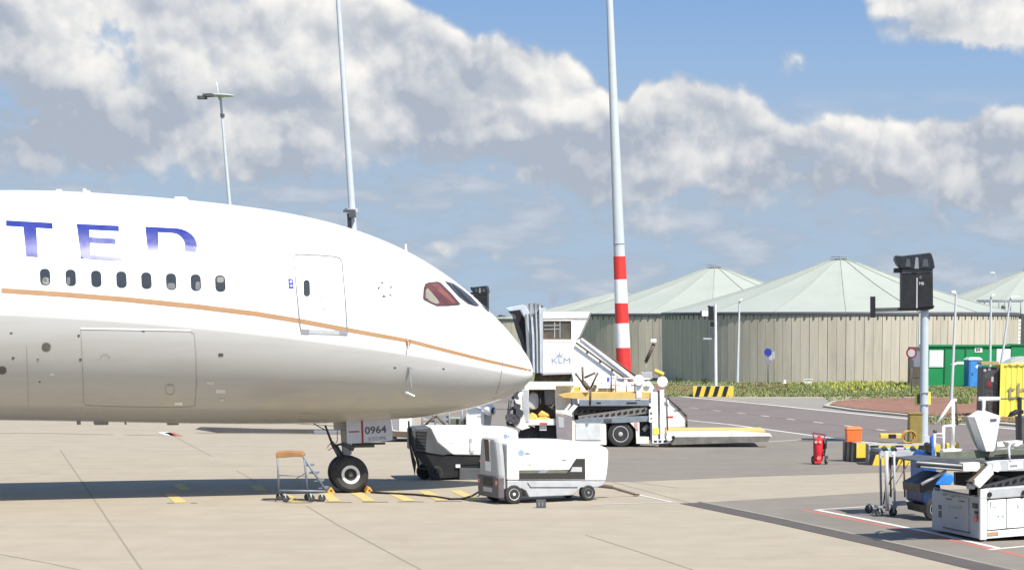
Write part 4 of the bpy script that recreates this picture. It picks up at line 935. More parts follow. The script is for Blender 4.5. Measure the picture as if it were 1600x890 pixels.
# handrail strip going down
MB().pv(F8.P([(907, 529), (911, 526.5), (987, 585), (1045, 625), (1045, 632), (985, 590)], -.06), -.06, 0).build('stair_rail_cover', M['white'], ps)
MB().bars([seg(F8, (908, 524.5), (1000, 592), -.04), seg(F8, (900, 535), (990, 600), -.10)], .035, 8).build('handrail', M['brown'], ps)
for x, y in ((918, 549), (938, 564), (957, 577), (974, 591)): MB().cyl(pt(F8, x, y, -.1), pt(F8, x, y, 0), .05, n=8).build('rail_bracket', M['brown'], ps)
MB().pv(F8.P([(985, 600), (1040, 618), (1060, 636), (1071, 650), (1071, 667), (1035, 668), (985, 640)]), 0, .12).build('lower_side_panel', M['white'], ps, bevel=.02)
MB().bars([seg(F8, (1022, 612), (1046, 622), -.03), seg(F8, (1040, 618), (1064, 640), -.03), seg(F8, (1064, 640), (1073, 650), -.03), seg(F8, (1073, 650), (1073, 667), -.03)], .04, 8).build('handrail', M['brown'], ps)
MB().pv(F8.P([(1041, 650), (1052, 649.5), (1052, 652), (1041, 652.5)]), -.01, 0).build('lettering', M['mred'], ps)
MB().pv(F8.P([(1053, 640), (1062, 640), (1062, 642), (1053, 642)]), -.01, 0).build('lettering', M['logog'], ps)
nst = 14
for k in range(nst):
    a = F8.uz(912 + k * 10.5, 545 + k * 8.6, 1); MB().box(a[0], a[0] + .32, .12, D8, a[1] - .03, a[1]).build('tread', M['steel'], ps)
# crown mark and airline letters
MB().text('KLM', .30, onp(862, 567, -.005, F=F8), .0, sx=1.42).build('lettering', mat('airline_blue_print', (.20, .28, .38), .5), ps, keepn=True)
cr = MB()
for x, y, w, h in ((869, 556.3, 10, 1.4), (873.3, 550, 1.6, 1.6), (868, 552.5, 1.5, 1.5), (878.5, 552.5, 1.5, 1.5), (870.5, 554, 7, 1.4), (873.2, 552.3, 1.8, 1.4)): cr.pv(F8.P([(x, y), (x + w, y), (x + w, y + h), (x, y + h)]), -.006, -.001)
cr.build('crown_mark', mat('airline_blue_print', (.2, .28, .38), .5), ps)
# bellows: folded canvas hood opening towards the aircraft
bel = []
for i, (x, top_, q) in enumerate(((846, 477, 0), (843, 475.5, .10), (840.5, 475.8, 0), (837.5, 474.6, .10), (834, 475.2, 0), (830, 474.6, .08), (826, 475.2, 0), (822, 476.5, .07))):
    zt_ = F8.uz(x, top_)[1]; u = F8.uz(x, 530)[0]; z0 = F8.uz(x, 583)[1]
    ub = F8.uz(x + (846 - x) * .15, 583)[0]
    v0, v1 = -.12 - q, D8 + .12 + q
    bel.append([(ub, v0, z0), (u + (ub - u) * .45, v0, z0 + (zt_ - z0) * .5), (u, v0, zt_ - .35 - q), (u, v0 + .3, zt_ + q * .4), (u, v1 - .3, zt_ + q * .4), (u, v1, zt_ - .35 - q), (u + (ub - u) * .45, v1, z0 + (zt_ - z0) * .5), (ub, v1, z0)])
MB().loft(bel, close=False).build('bellows', M['cover'], ps, ).modifiers.new('solid', 'SOLIDIFY').thickness = .04
MB().pv(F8.P([(790, 481.5), (800, 479), (817, 476), (822, 478), (828, 490), (834, 512), (839, 540), (843, 583), (838, 583), (832, 548), (826, 518), (820, 496), (814, 484), (796, 486)]), -.14, .02).build('bellows_lip', M['coverl'], ps, bevel=.02)
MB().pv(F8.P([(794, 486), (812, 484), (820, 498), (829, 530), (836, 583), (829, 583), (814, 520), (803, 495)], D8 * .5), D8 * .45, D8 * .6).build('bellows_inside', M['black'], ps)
MB().pv(F8.P([(799, 489), (805, 492), (816, 520), (826, 560), (829, 583), (826, 575), (815, 540), (806, 515)], .3), .3, .34).build('bellows_flap', M['dgrey'], ps)
for k, (x, w, y0) in enumerate(((829.5, 3.0, 496), (836.5, 2.2, 486), (842.5, 2.4, 479))):
    MB().pv(F8.P([(x, y0), (x + w, y0 - 2), (x + w + 2.5 - k * .6, 530), (x + w + 3.5 - k, 582), (x + 3.2 - k, 582), (x + 2.2 - k * .6, 530)], -.2), -.24, -.15).build('bellows_fold', M['coverl'] if k != 1 else M['lgrey'], ps)
MB().pv(F8.P([(845, 480), (848.5, 480), (849, 583), (846.5, 583)]), -.22, D8 + .1).build('bellows_frame', M['lgrey'], ps)
MB().pv(F8.P([(846, 585), (905, 585), (1030, 650), (1030, 672), (846, 672)], .3), .3, D8 - .2).build('truck_body', M['cream'], ps, bevel=.03)
MB().pv(F8.P([(836, 584), (893, 584), (890, 597), (834, 597)], .3), .28, D8 - .3).build('lift_gear', mat('oily_brown_machinery', (.14, .10, .05), .8, var=.5, scale=5), ps)
for x in (860, 1010): wheel('wheel', ps, (F8.uz(x, 688)[0], .3, .42), .42, .26)
# ------------------------------------------------------------------ cargo high loader
F9 = Fr(880, 698.5, 2.0)
cl = thing('cargo_loader', 'white cargo high loader with open cab, scissor lift and round column heads', 'cargo loader', F9)
D9 = 3.0
b9 = lambda x0, y0, x1, y1, v0, v1, nm, k, bv=0.0, par=None: MB().box(F9.B(x0, y0, x1, y1, v0)[0], F9.B(x0, y0, x1, y1, v0)[1], v0, v1, F9.B(x0, y0, x1, y1, v0)[2], F9.B(x0, y0, x1, y1, v0)[3]).build(nm, M[k] if isinstance(k, str) else k, par or cl, bevel=bv)
cab = MB().pv(F9.P([(820, 600), (868, 600), (868, 608.5), (826, 608.5), (825, 655.5), (868, 655.5), (868, 664), (826, 664), (812, 671), (806, 660), (812, 630), (819, 608)]), 0, .14).build('cab_frame', M['cream'], cl, bevel=.02)
b9(816, 608, 826, 660, -.02, .6, 'cab_pillar', 'lgrey', .03)
b9(820, 598, 895, 603, .14, 2.2, 'cab_roof', 'cream', .02)
b9(826, 608, 868, 656, 1.3, 1.35, 'cab_rear_wall', 'brown')
b9(850, 610, 867, 632, .9, 1.0, 'cab_rear_panel', 'grey')
b9(826, 655, 868, 658, .1, 1.4, 'cab_floor', 'cream')
MB().lathe([(.001, -.2), (.3, -.14), (.34, 0), (.3, .14), (.001, .2)], pt(F9, 832, 626, .5), (.6, -1, 0), 16).build('driver_seat', M['lgrey'], cl)
for k, P in enumerate(([(826, 648), (831, 643.5), (837, 647), (843, 655), (828, 655)], [(840, 648), (846, 640.5), (857, 646), (859, 650), (845, 651)], [(836, 652), (852, 650), (861, 653), (856, 657), (838, 656)])):
    MB().pv(F9.P(P, .4), .2 - k * .03, .6).build('yellow_bag', mat('bag_yellow', (.66, .40, .08), .6, var=.2, scale=4), cl, bevel=.05)
MB().bars([seg(F9, (842, 610), (842, 640), .5), seg(F9, (848, 606), (850, 645), .8), seg(F9, (856, 634), (866, 640), .2), seg(F9, (838, 660), (866, 632), .3)], .05, 8).build('control_levers', M['black'], cl)
# front machinery
mch = mat('hydraulic_dark_gear', (.05, .05, .055), .5, var=.5, scale=8)
MB().bars([seg(F9, (797, 625), (793, 662), .1), seg(F9, (806, 622), (802, 664), .1), (pt(F9, 793, 640, .1), pt(F9, 812, 634, .1)), (pt(F9, 790, 652, .1), pt(F9, 814, 650, .1)), (pt(F9, 800, 622, .1), pt(F9, 815, 612, .1)), (pt(F9, 792, 662, .1), pt(F9, 806, 665, .1))], .06, 8).build('hose_bundle', mch, cl)
for x, y, r in ((809, 617, .16), (808, 634, .14), (796, 652, .17), (805, 655, .2), (812, 645, .15)): MB().cyl(pt(F9, x, y, -.1), pt(F9, x, y, .35), r, n=14).build('hydraulic_motor', mch, cl)
MB().pv(F9.P([(803, 622), (812, 612), (818, 612), (812, 632), (806, 630)], -.1), -.1, 0).build('lamp_housing', M['white'], cl, bevel=.02)
MB().pv(F9.P([(812, 640), (816, 640), (822, 664), (828, 668), (815, 672), (803, 664), (810, 656)], -.05), -.05, .3).build('front_fender', M['cream'], cl, bevel=.02)
wheel('wheel', cl, (F9.uz(826, 690, .4)[0], .4, .40), .40, .25, rim=.4, rimmat=M['dgrey'])
b9(836, 662, 872, 690, .5, 2.2, 'axle_gear', 'black')
b9(843, 662, 854, 672, .1, .14, 'number_plate', 'white2')
MB().pv(F9.P([(843.5, 660), (855, 660), (855, 662.5), (843.5, 662.5)], -.01), -.012, -.004).build('lettering', M['mred'], cl)
# bridge and rails
b9(868, 600, 1015, 612, 1.2, 2.8, 'bridge_body', 'cream', .03)
b9(868, 600, 893, 640, .6, 1.0, 'bridge_body', 'cream', .03)
MB().pv(F9.P([(872, 616), (888, 613), (1020, 612), (1024, 617), (1018, 622.5), (905, 623), (880, 621)], 0), 0, D9).build('deck', M['dyellow'], cl, bevel=.01)
b9(872, 597, 1014, 612.5, D9 - .2, D9, 'side_wall', 'cream', .02)
pn = b9(896, 588, 960, 598, D9 - .3, D9 - .2, 'side_wall', 'cream', .02)
b9(940, 587, 961, 598, D9 - .36, D9 - .31, 'notice_board', 'white')
b9(948.5, 589, 952.5, 596, D9 - .38, D9 - .365, 'notice_mark', mat('notice_blue', (.06, .08, .45), .5))
b9(897, 604, 907, 611, -.0, .05, 'warning_sign', 'yellow')
for x, w in ((920, 9), (935, 14), (950, 10), (927, 5)): b9(x, 606.5 if x != 927 else 601, x + w, 609.5 if x != 927 else 606, .9, 1.15, 'deck_fitting', 'brown')
for x in (955, 962, 979, 992, 1000): MB().bars([seg(F9, (x, 584 if x < 970 else 592), (x, 614), .1)], .03, 8).build('rail_post', M['lgrey'] if x > 958 else M['brown'], cl)
MB().bars([seg(F9, (955, 590), (1016, 592), .1), seg(F9, (955, 601), (1016, 602), .1)], .025, 8).build('rail', M['white'], cl)
MB().bars([seg(F9, (899, 583), (912, 600), 0), seg(F9, (912, 600), (922, 607), 0), seg(F9, (934, 582), (923, 606), 0), seg(F9, (910, 573), (911, 600), 0), seg(F9, (913, 590), (930, 582), 0), seg(F9, (923, 606), (922, 632), 0)], .04, 8).build('control_stalk', M['brown'], cl)
MB().bars([seg(F9, (911, 596), (920, 608), -.05)], .1, 8).build('control_box', M['brown'], cl)
b9(905, 624, 1015, 634, 0, .2, 'side_rail', mat('rail_blue_grey', (.24, .27, .30), .4, metal=.3), .02)
b9(905, 624, 1015, 634, D9 - .2, D9, 'side_rail', 'grey', .02)
for x, w in ((932, 7), (979, 16)): MB().pv(F9.P([(x, 628), (x + w, 628), (x + w, 630.5), (x, 630.5)]), -.006, 0).build('lettering', M['black'], cl)
b9(897, 634, 1016, 640, .1, D9 - .1, 'deck_underframe', 'black')
def holed_arm(F, parent, p0, p1, h, v, k='grey', n=9):
    a, b = F.uz(*p0, v), F.uz(*p1, v); d = Vector((b[0] - a[0], b[1] - a[1])); nn = Vector((-d.y, d.x)).normalized() * h / 2
    A, B_ = Vector(a), Vector(b)
    o = MB().pv([tuple(A + nn), tuple(A - nn), tuple(B_ - nn), tuple(B_ + nn)], v, v + .08).build('scissor_arm', M[k] if isinstance(k, str) else k, parent, bevel=.01)
    for i in range(n):
        c = A + d * ((i + .7) / (n + .4)); s_ = h * .28; e = d.normalized()
        MB().pv([tuple(c + e * s_ + nn * .55), tuple(c - e * s_ + nn * .2), tuple(c - e * s_ - nn * .55), tuple(c + e * s_ - nn * .2)], v - .006, v + .0).build('arm_hole', M['black'], o)
    return o
sarm = mat('scissor_brown_grey', (.19, .175, .15), .55, var=.15)
holed_arm(F9, cl, (904, 655), (1012, 640), .27, .05, sarm, 11)
holed_arm(F9, cl, (898, 643), (950, 640), .24, .5, sarm, 5)
holed_arm(F9, cl, (930, 657), (1010, 650), .2, .9, sarm, 7)
b9(897, 640, 1014, 654, 1.6, 1.7, 'lift_back_frame', 'black')
MB().pv(F9.P([(897, 657), (915, 652), (1014, 649.5), (1014, 658), (975, 660), (940, 661), (900, 661)], -.01), -.01, .15).build('lower_beam', mat('rail_blue_grey', (.24, .27, .30), .4), cl, bevel=.01)
b9(944, 654, 956, 659, -.04, -.02, 'hatch_plate', 'dgrey')
MB().pv(F9.P([(884, 645), (896, 632), (903, 634), (890, 649)], -.1), -.1, .05).build('white_strut', M['white'], cl, bevel=.01)
MB().pv(F9.P([(881, 641), (890, 630), (892, 632), (884, 643)], -.05), -.05, .05).build('white_strut', M['white'], cl)
gb = MB().pv(F9.P([(868, 646), (881, 648), (894, 652), (894, 690), (870, 688)], -.12), -.12, .5).build('control_cabinet', mat('cabinet_warm_grey', (.25, .22, .22), .5, var=.12), cl, bevel=.01)
MB().pv(F9.P([(872, 650), (881, 652), (881, 668), (873, 667)], -.13), -.13, -.12).build('notice', M['lgrey'], gb)
wb = b9(893, 657, 947, 695, 0, D9, 'chassis', 'cream', .03)
b9(899, 661, 939, 687, -.03, 0, 'cabinet_door', mat('pale_grey_door', (.60, .62, .62), .4, dirt=(.45, .42, .36)), .01)
MB().pv(F9.P([(914, 661), (920, 661), (918.5, 665), (916, 667)]), -.036, -.03).build('stain', M['grey'], cl)
b9(946, 659, 1000, 694, 1.2, D9 - .6, 'wheel_arch', 'black')
wheel('wheel', cl, (F9.uz(970, 698)[0], .05, .50), .50, .34, rim=.62, rimmat=M['lgrey'], n=36)
wheel('wheel', cl, (F9.uz(970, 698)[0], D9 - .4, .50), .50, .34, rim=.62, n=24)
MB().pv(F9.P([(982, 658), (999, 657), (999, 682), (1014, 682), (1014, 693), (994, 693), (993, 670)]), 0, .3).build('rear_fender', M['cream'], cl, bevel=.02)
MB().pv(F9.P([(991, 660), (996, 659), (997, 672), (993, 670)]), -.02, 0).build('tail_reflector', mat('faded_pink', (.6, .3, .25), .5), cl)
b9(1000, 658, 1016, 683, .5, .6, 'pump_recess', 'black')
MB().cyl(pt(F9, 1005, 672, .2), pt(F9, 1012, 664, .2), .09, n=10).build('pump', M['grey'], cl)
b9(1017, 612, 1028, 695, -.05, .35, 'column', 'white', .02)
b9(1031, 606, 1038, 690, -.10, .1, 'column', 'white', .02)
b9(1026, 618, 1034, 692, .3, .4, 'column_back', 'white2')
b9(1019, 686, 1044, 692.5, -.15, .5, 'column_foot', 'white', .01)
for x in (1022, 1029, 1037): b9(x, 687.5, x + 4.5, 690.5, -.16, -.15, 'foot_slot', 'black')
b9(1021, 668, 1030, 678, -.07, -.05, 'warning_sign', 'lyellow')
b9(994, 598, 1002, 622, -.05, .3, 'column', 'white', .02)
b9(1005, 600, 1013, 622, .1, .4, 'column', 'white2', .02)
MB().pv(F9.P([(1010, 600), (1017, 598), (1027, 612), (1034, 640), (1038, 668), (1018, 668), (1014, 622)], .2), .2, .5).build('column_web', M['white'], cl, bevel=.01)
for x, y in ((998, 593.5), (1035, 596)): MB().cyl(pt(F9, x, y, -.16), pt(F9, x, y, .14), .205, n=28).build('column_head', M['white'], cl, bevel=.01)
for x in (1006, 1013): MB().cyl(pt(F9, x, 599, 0), pt(F9, x, 599, .2), .11, n=18).build('column_head', M['white2'], cl)
MB().bars([seg(F9, (1041, 616), (1043, 672), -.02), seg(F9, (1029, 610), (1031, 648), -.02)], .03, 8).build('lift_chain', M['dgrey'], cl)
b9(1016, 640, 1019, 690, -.06, .0, 'column_edge', 'dgrey')
for y in (632, 641, 650, 657): MB().cyl(pt(F9, 1016.5, y, -.1), pt(F9, 1016.5, y, 0), .07, n=10).build('roller', M['white2'], cl)
# low rear platform
MB().pv(F9.P([(1042, 674), (1100, 673), (1150, 673), (1203, 677), (1206, 681), (1202, 687), (1042, 690)], -.2), -.2, .06).build('platform_edge', M['white2'], cl, bevel=.02)
a, b, c, d = F9.B(1040, 672, 1196, 680, -.1)
MB().pz([(a, -.15), (b, -.15), (b - .1, D9 - .2), (a, D9 - .2)], d - .12, d - .02).build('rear_deck', M['dyellow'], cl)
MB().pv(F9.P([(1044, 682.5), (1205, 681), (1200, 689.5), (1050, 694.5)], -.22), -.225, -.2).build('edge_shadow_strip', mat('stained_shadow_steel', (.16, .15, .13), .5, var=.3, scale=3), cl)  # stained lower edge, with the shade underneath painted in as dark steel
for x in (1046, 1052): MB().cyl(pt(F9, x, 683, -.3), pt(F9, x, 683, -.1), .13 if x == 1046 else .07, n=14).build('roller', M['white2'] if x == 1046 else M['black'], cl)
b9(1050, 671.5, 1140, 673.5, .4, .5, 'deck_load', mat('deck_straw', (.35, .24, .10), .8, var=.3, scale=4), .0)
# ------------------------------------------------------------------ masts, poles, signs
def pole(nm, lb, cat, x, yb, ytop, w0, w1, k='pole', group=None, xt_=None, head=None, Y=None, n=16):
    """a round pole: base pixel (x,yb), top at pixel row ytop, pixel widths"""
    p = G(x, yb); s_ = scale_at(p.y); zt = AT(xt_ if xt_ else x, ytop, p.y); t = thing(nm, lb, cat, loc=p, group=group)
    top = Vector((zt.x - p.x, 0, zt.z)); MB().cyl((0, 0, 0), top, w0 / s_ / 2, w1 / s_ / 2, n).build('pole', M[k], t)
    return t, p, s_, top
# red and white banded mast
pb = G(979, 648); sM = scale_at(pb.y); mt = thing('light_mast', 'tall white mast with red and white bands at its foot behind the stairs', 'mast', loc=pb)
zz = lambda y: AT(965, y, pb.y).z
xx = lambda y: AT(952 + (974.5 - 952) * (y + 10) / 580, y, pb.y).x - pb.x
rr_ = lambda y: (9.0 + (23.0 - 9.0) * max(0, y) / 572) / sM / 2
seq = [(648, 572, 'mred'), (572, 543, 'mred'), (543, 505, 'white'), (505, 473.5, 'mred'), (473.5, 436.5, 'white'), (436.5, 400.5, 'mred')]
for y0, y1, k in seq: MB().cyl((xx(y0), 0, zz(y0)), (xx(y1), 0, zz(y1)), rr_(y0), rr_(y1), 32).build('painted_band', M[k], mt)
dz = zz(-10) - zz(400.5); dx = xx(-10) - xx(400.5)
MB().cyl((xx(400.5), 0, zz(400.5)), (xx(-10) + dx * .3, 0, zz(-10) + dz * .3), rr_(400.5) * .93, rr_(0) * .82, 32).build('shaft', mat('mast_pale_grey', (.47, .51, .52), .5, var=.03), mt)
MB().cyl((xx(381) , 0, zz(381)), (xx(380), 0, zz(380)), rr_(381) * 1.03, n=32).build('joint_ring', M['lgrey'], mt)
tx, tz = xx(-10) + dx * .3, zz(-10) + dz * .3
MB().lathe([(1.0, 0), (1.2, 0), (1.2, .15), (1.0, .15)], (tx, 0, tz - .3), (0, 0, 1), 24).build('lamp_ring', M['steel'], mt)
# mast behind the cockpit
def tall_mast(lb, xb, yb, xt_, yt, w0, w1, extra):
    p = G(xb, yb); s_ = scale_at(p.y); top = AT(xt_, yt, p.y) - p; t = thing('light_mast', lb, 'mast', loc=p, group='tall floodlight masts')
    e = top * extra; MB().cyl((0, 0, 0), (e.x, 0, e.z), w0 / s_ / 2, w1 / s_ / 2, 20).build('pole', mat('mast_steel', (.46, .50, .53), .5, var=.05), t); return t, p, s_, e
t, p, s_, e = tall_mast('thick grey mast rising behind the cockpit roof with a small bracket low down', 573, 668, 528, -4, 14.5, 5.6, 1.15)
q = AT(549.5, 330, p.y) - p
MB().box(q.x - .32, q.x + .05, -.35, -.12, q.z - .05, q.z + .05).box(q.x - .05, q.x + .22, -.5, -.2, q.z - .28, q.z + .05).cyl((q.x - .1, -.15, q.z - .1), (q.x - .1, -.15, q.z - .8), .09, n=8).build('bracket', M['dgrey'], t)
MB().cyl((q.x, 0, q.z - .05), (q.x, 0, q.z + .12), .30, n=20).build('collar', M['lgrey'], t)
t, p, s_, e = tall_mast('thin distant floodlight mast with a ring of lamps above the fuselage', 383, 598, 344, 147, 9, 3.6, 1.0)
h = AT(342, 150, p.y) - p
MB().lathe([(1.05, 0), (1.15, 0), (1.15, .08), (1.05, .08)], (h.x, 0, h.z), (0, 0, 1), 28).build('lamp_ring', M['pole'], t)
MB().bars([((h.x - 1.1, 0, h.z), (h.x + 1.1, 0, h.z)), ((h.x, -1.1, h.z), (h.x, 1.1, h.z)), ((h.x, 0, h.z - .3), (h.x - .1, 0, h.z + 1.0))], .045, 6).build('lamp_arm', M['pole'], t)
for a, b, c in ((-1.3, -.4, -.15), (-.75, -.9, -.05), (-.45, -1.1, -.05), (-1.0, -.9, -.2)): MB().box(h.x + a - .27, h.x + a + .27, b - .2, b + .2, h.z + c - .14, h.z + c + .12).build('floodlight', M['dgrey'], t, bevel=.03)
q = AT(347.5, 180, p.y) - p; MB().cyl((q.x, 0, q.z - .15), (q.x, 0, q.z + .1), .17, n=12).build('collar', M['dgrey'], t)
def street_lamp(lb, xb, yb, xt_, yt, w, head, Y=None):
    p = G(xb, yb); s_ = scale_at(p.y); top = AT(xt_, yt, p.y) - p; t = thing('street_lamp', lb, 'lamp post', loc=p, group='thin grey lamp posts by the tanks')
    MB().cyl((0, 0, 0), (top.x, 0, top.z), w / s_ / 2, w * .6 / s_ / 2, 12).build('pole', M['pole'], t)
    hl = head / s_
    MB().pv([(top.x, top.z - .04), (top.x + hl, top.z + .06), (top.x + hl, top.z + .16), (top.x + hl * .3, top.z + .2), (top.x, top.z + .1)], -.15, .15).build('lamp_head', M['white2'], t, bevel=.02)
    return t
street_lamp('lamp post in front of the big tank, right of the signal post', 1152, 599, 1155.5, 470.5, 4.6, 5)
street_lamp('lamp post rising left of the green container sign, between box post and toilet', 1486, 632, 1494, 459, 5.4, -8)
street_lamp('short lamp post between the E4 sign and the right white window', 1546.5, 568 + 40, 1548.5, 463.5, 4.6, 6)
street_lamp('leaning lamp post with a long flat white head by the right white window', 1558, 612, 1579, 466, 4.6, 14)
street_lamp('very thin far lamp post against the rightmost tank roof', 1552.5, 560, 1554.5, 427, 1.6, -8)
t = street_lamp('thin white post just left of the black box post', 1434, 601, 1437, 486, 4.0, 3)
# signal post
p = G(1118.5, 613); s_ = scale_at(p.y); sp_ = thing('signal_post', 'white post carrying a black signal head above the left striped concrete block', 'traffic signal', loc=p)
zf = lambda y: AT(1118, y, p.y).z
xf = lambda x, y=520: AT(x, y, p.y).x - p.x
MB().cyl((0, 0, 0), (0, 0, zf(475)), .125, .10, 16).build('pole', mat('signal_post_white', (.62, .64, .64), .4), sp_)
MB().box(xf(1107), xf(1115.5), -.35, -.1, zf(500), zf(478)).build('signal_head', M['black'], sp_, bevel=.03)
MB().box(xf(1110), xf(1116), -.3, -.1, zf(510), zf(502)).build('signal_head', M['black'], sp_, bevel=.02)
MB().box(xf(1110), xf(1116.5), -.3, -.1, zf(526), zf(512)).build('signal_head', M['dgrey'], sp_, bevel=.02)
MB().box(xf(1097), xf(1107), -.5, -.2, zf(494), zf(485.5)).build('camera_box', M['white'], sp_, bevel=.02)
MB().box(xf(1095), xf(1097.2), -.5, -.2, zf(495), zf(485)).build('hood', M['black'], sp_)
MB().box(xf(1106), xf(1110), -.35, -.1, zf(480), zf(477)).build('antenna_box', M['dgrey'], sp_)
MB().box(xf(1099), xf(1112), -.3, -.2, zf(530), zf(527.5)).build('bracket', M['lgrey'], sp_)
# striped concrete block at its foot
def striped(px0, px1, yt, yb, F, parent, v0, v1, n, first, lean=.5, ends=None):
    """block face painted in slanting yellow and black: pieces butt end to end"""
    u0, u1, z0, z1 = F.B(px0, yt, px1, yb); s = (u1 - u0) / n
    for i in range(n):
        a, b = u0 + s * i, u0 + s * (i + 1); k = 'black' if (i % 2 == 0) == (first == 'b') else 'yellow'; L_ = lean * s * 1.4
        P = [(max(u0, a - L_) if i else u0, 0), (min(u1, b - L_) if i < n - 1 else u1, 0), (b if i < n - 1 else u1, z1), (a, z1)]
        MB().pv(P, v0 - .006, v0).build('painted_stripe', M[k], parent)
    return u0, u1, z1
F10 = Fr(1083, 619.5, -1)
cb1 = thing('concrete_block', 'yellow and black striped concrete block at the foot of the signal post', 'barrier block', F10)
u0, u1, z1 = striped(1083, 1146, 603, 620.5, F10, cb1, 0, .9, 9, 'y', .5)
MB().box(u0, u1, 0, .9, 0, z1).build('block', M['concs'], cb1, bevel=.01)
# small things on the verge
def sign_post(lb, x, yb, ytop, build, cat='road sign'):
    p = G(x, yb); t = thing('road_sign', lb, cat, loc=p); zt = AT(x, ytop, p.y).z
    MB().cyl((0, 0, 0), (0, 0, zt), .04, n=8).build('post', M['steel'], t)
    f = lambda a, b: (AT(a, b, p.y).x - p.x, AT(a, b, p.y).z)
    build(t, f, scale_at(p.y)); return t
def s1(t, f, s):
    (a, z) = f(1200, 550); MB().cyl((a, -.07, z), (a, -.04, z), .30, n=24).build('round_sign', mat('sign_blue', (.03, .05, .30), .4), t)
    (a, z) = f(1200, 565); MB().cyl((a, -.07, z), (a, -.04, z), .24, n=24).build('round_sign', M['logog'], t)
    (a, z) = f(1207.5, 555); MB().box(a - .28, a - .02, -.05, -.02, z - .35, z + .3).box(a + .02, a + .14, -.05, -.02, z - .25, z + .3).build('sign_plate', M['lgrey'], t)
sign_post('small round blue sign with grey plate against the big tank wall', 1200, 602, 542, s1)
def s2(t, f, s):
    (a, z) = f(1424, 551); MB().cyl((a, -.07, z), (a, -.04, z), .36, n=24).build('round_sign', M['wine'], t); MB().cyl((a, -.08, z), (a, -.07, z), .25, n=24).build('sign_face', M['lgrey'], t)
    MB().box(a - .12, a + .16, -.06, -.03, z - .9, z - .45).build('lower_plate', M['dgrey'], t)
sign_post('round dark red rimmed sign on a thin post before the brown door', 1424, 617, 546, s2)
p = G(1263, 601.5); wb_ = thing('utility_box', 'tiny white utility box in the grass at the tank foot', 'utility box', loc=p)
MB().box(-.3, .3, -.2, .2, 0, .42).build('box', M['white2'], wb_, bevel=.03); MB().box(-.36, .36, -.25, .25, .42, .47).build('lid', M['white'], wb_)
p = G(1226, 601.5); wb_ = thing('marker_cone', 'tiny pale marker cone in the grass left of the white utility box', 'marker', loc=p)
MB().lathe([(.26, 0), (.26, .04), (.17, .06), (.07, .4), (.001, .42)], (0, 0, 0), (0, 0, 1), 14).build('cone', M['cream'], wb_)
# leaning post with lamp and grey box, between the tanks
p = G(1004, 607); lp = thing('leaning_lamp', 'dark leaning bracket with a white lamp between the banded mast and the big tank', 'lamp', loc=p)
f = lambda a, b: (AT(a, b, p.y).x - p.x, 0, AT(a, b, p.y).z)
MB().cyl(f(1009, 565), f(1022, 537), .13, .13, 8).build('arm', M['brown'], lp); MB().bars([(f(1009, 600), f(1009, 560))], .05, 8).build('post', M['grey'], lp)
a = f(1021, 532.5); MB().box(a[0] - .2, a[0] + .22, -.25, .2, a[2] - .12, a[2] + .14).build('lamp_head', M['white'], lp, bevel=.05)
a, b = f(1002, 592), f(1019, 581); MB().box(a[0], b[0], -.3, .3, a[2], b[2]).build('switch_box', M['lgrey'], lp, bevel=.03)
a = f(1030, 583); MB().cyl(f(1023, 579), f(1037, 585), .16, .16, 12).build('beacon', M['yellow'], lp)
a, b = f(1019, 590), f(1030, 586); MB().box(a[0], b[0], -.1, .1, a[2], b[2]).build('beacon_bracket', M['grey'], lp)
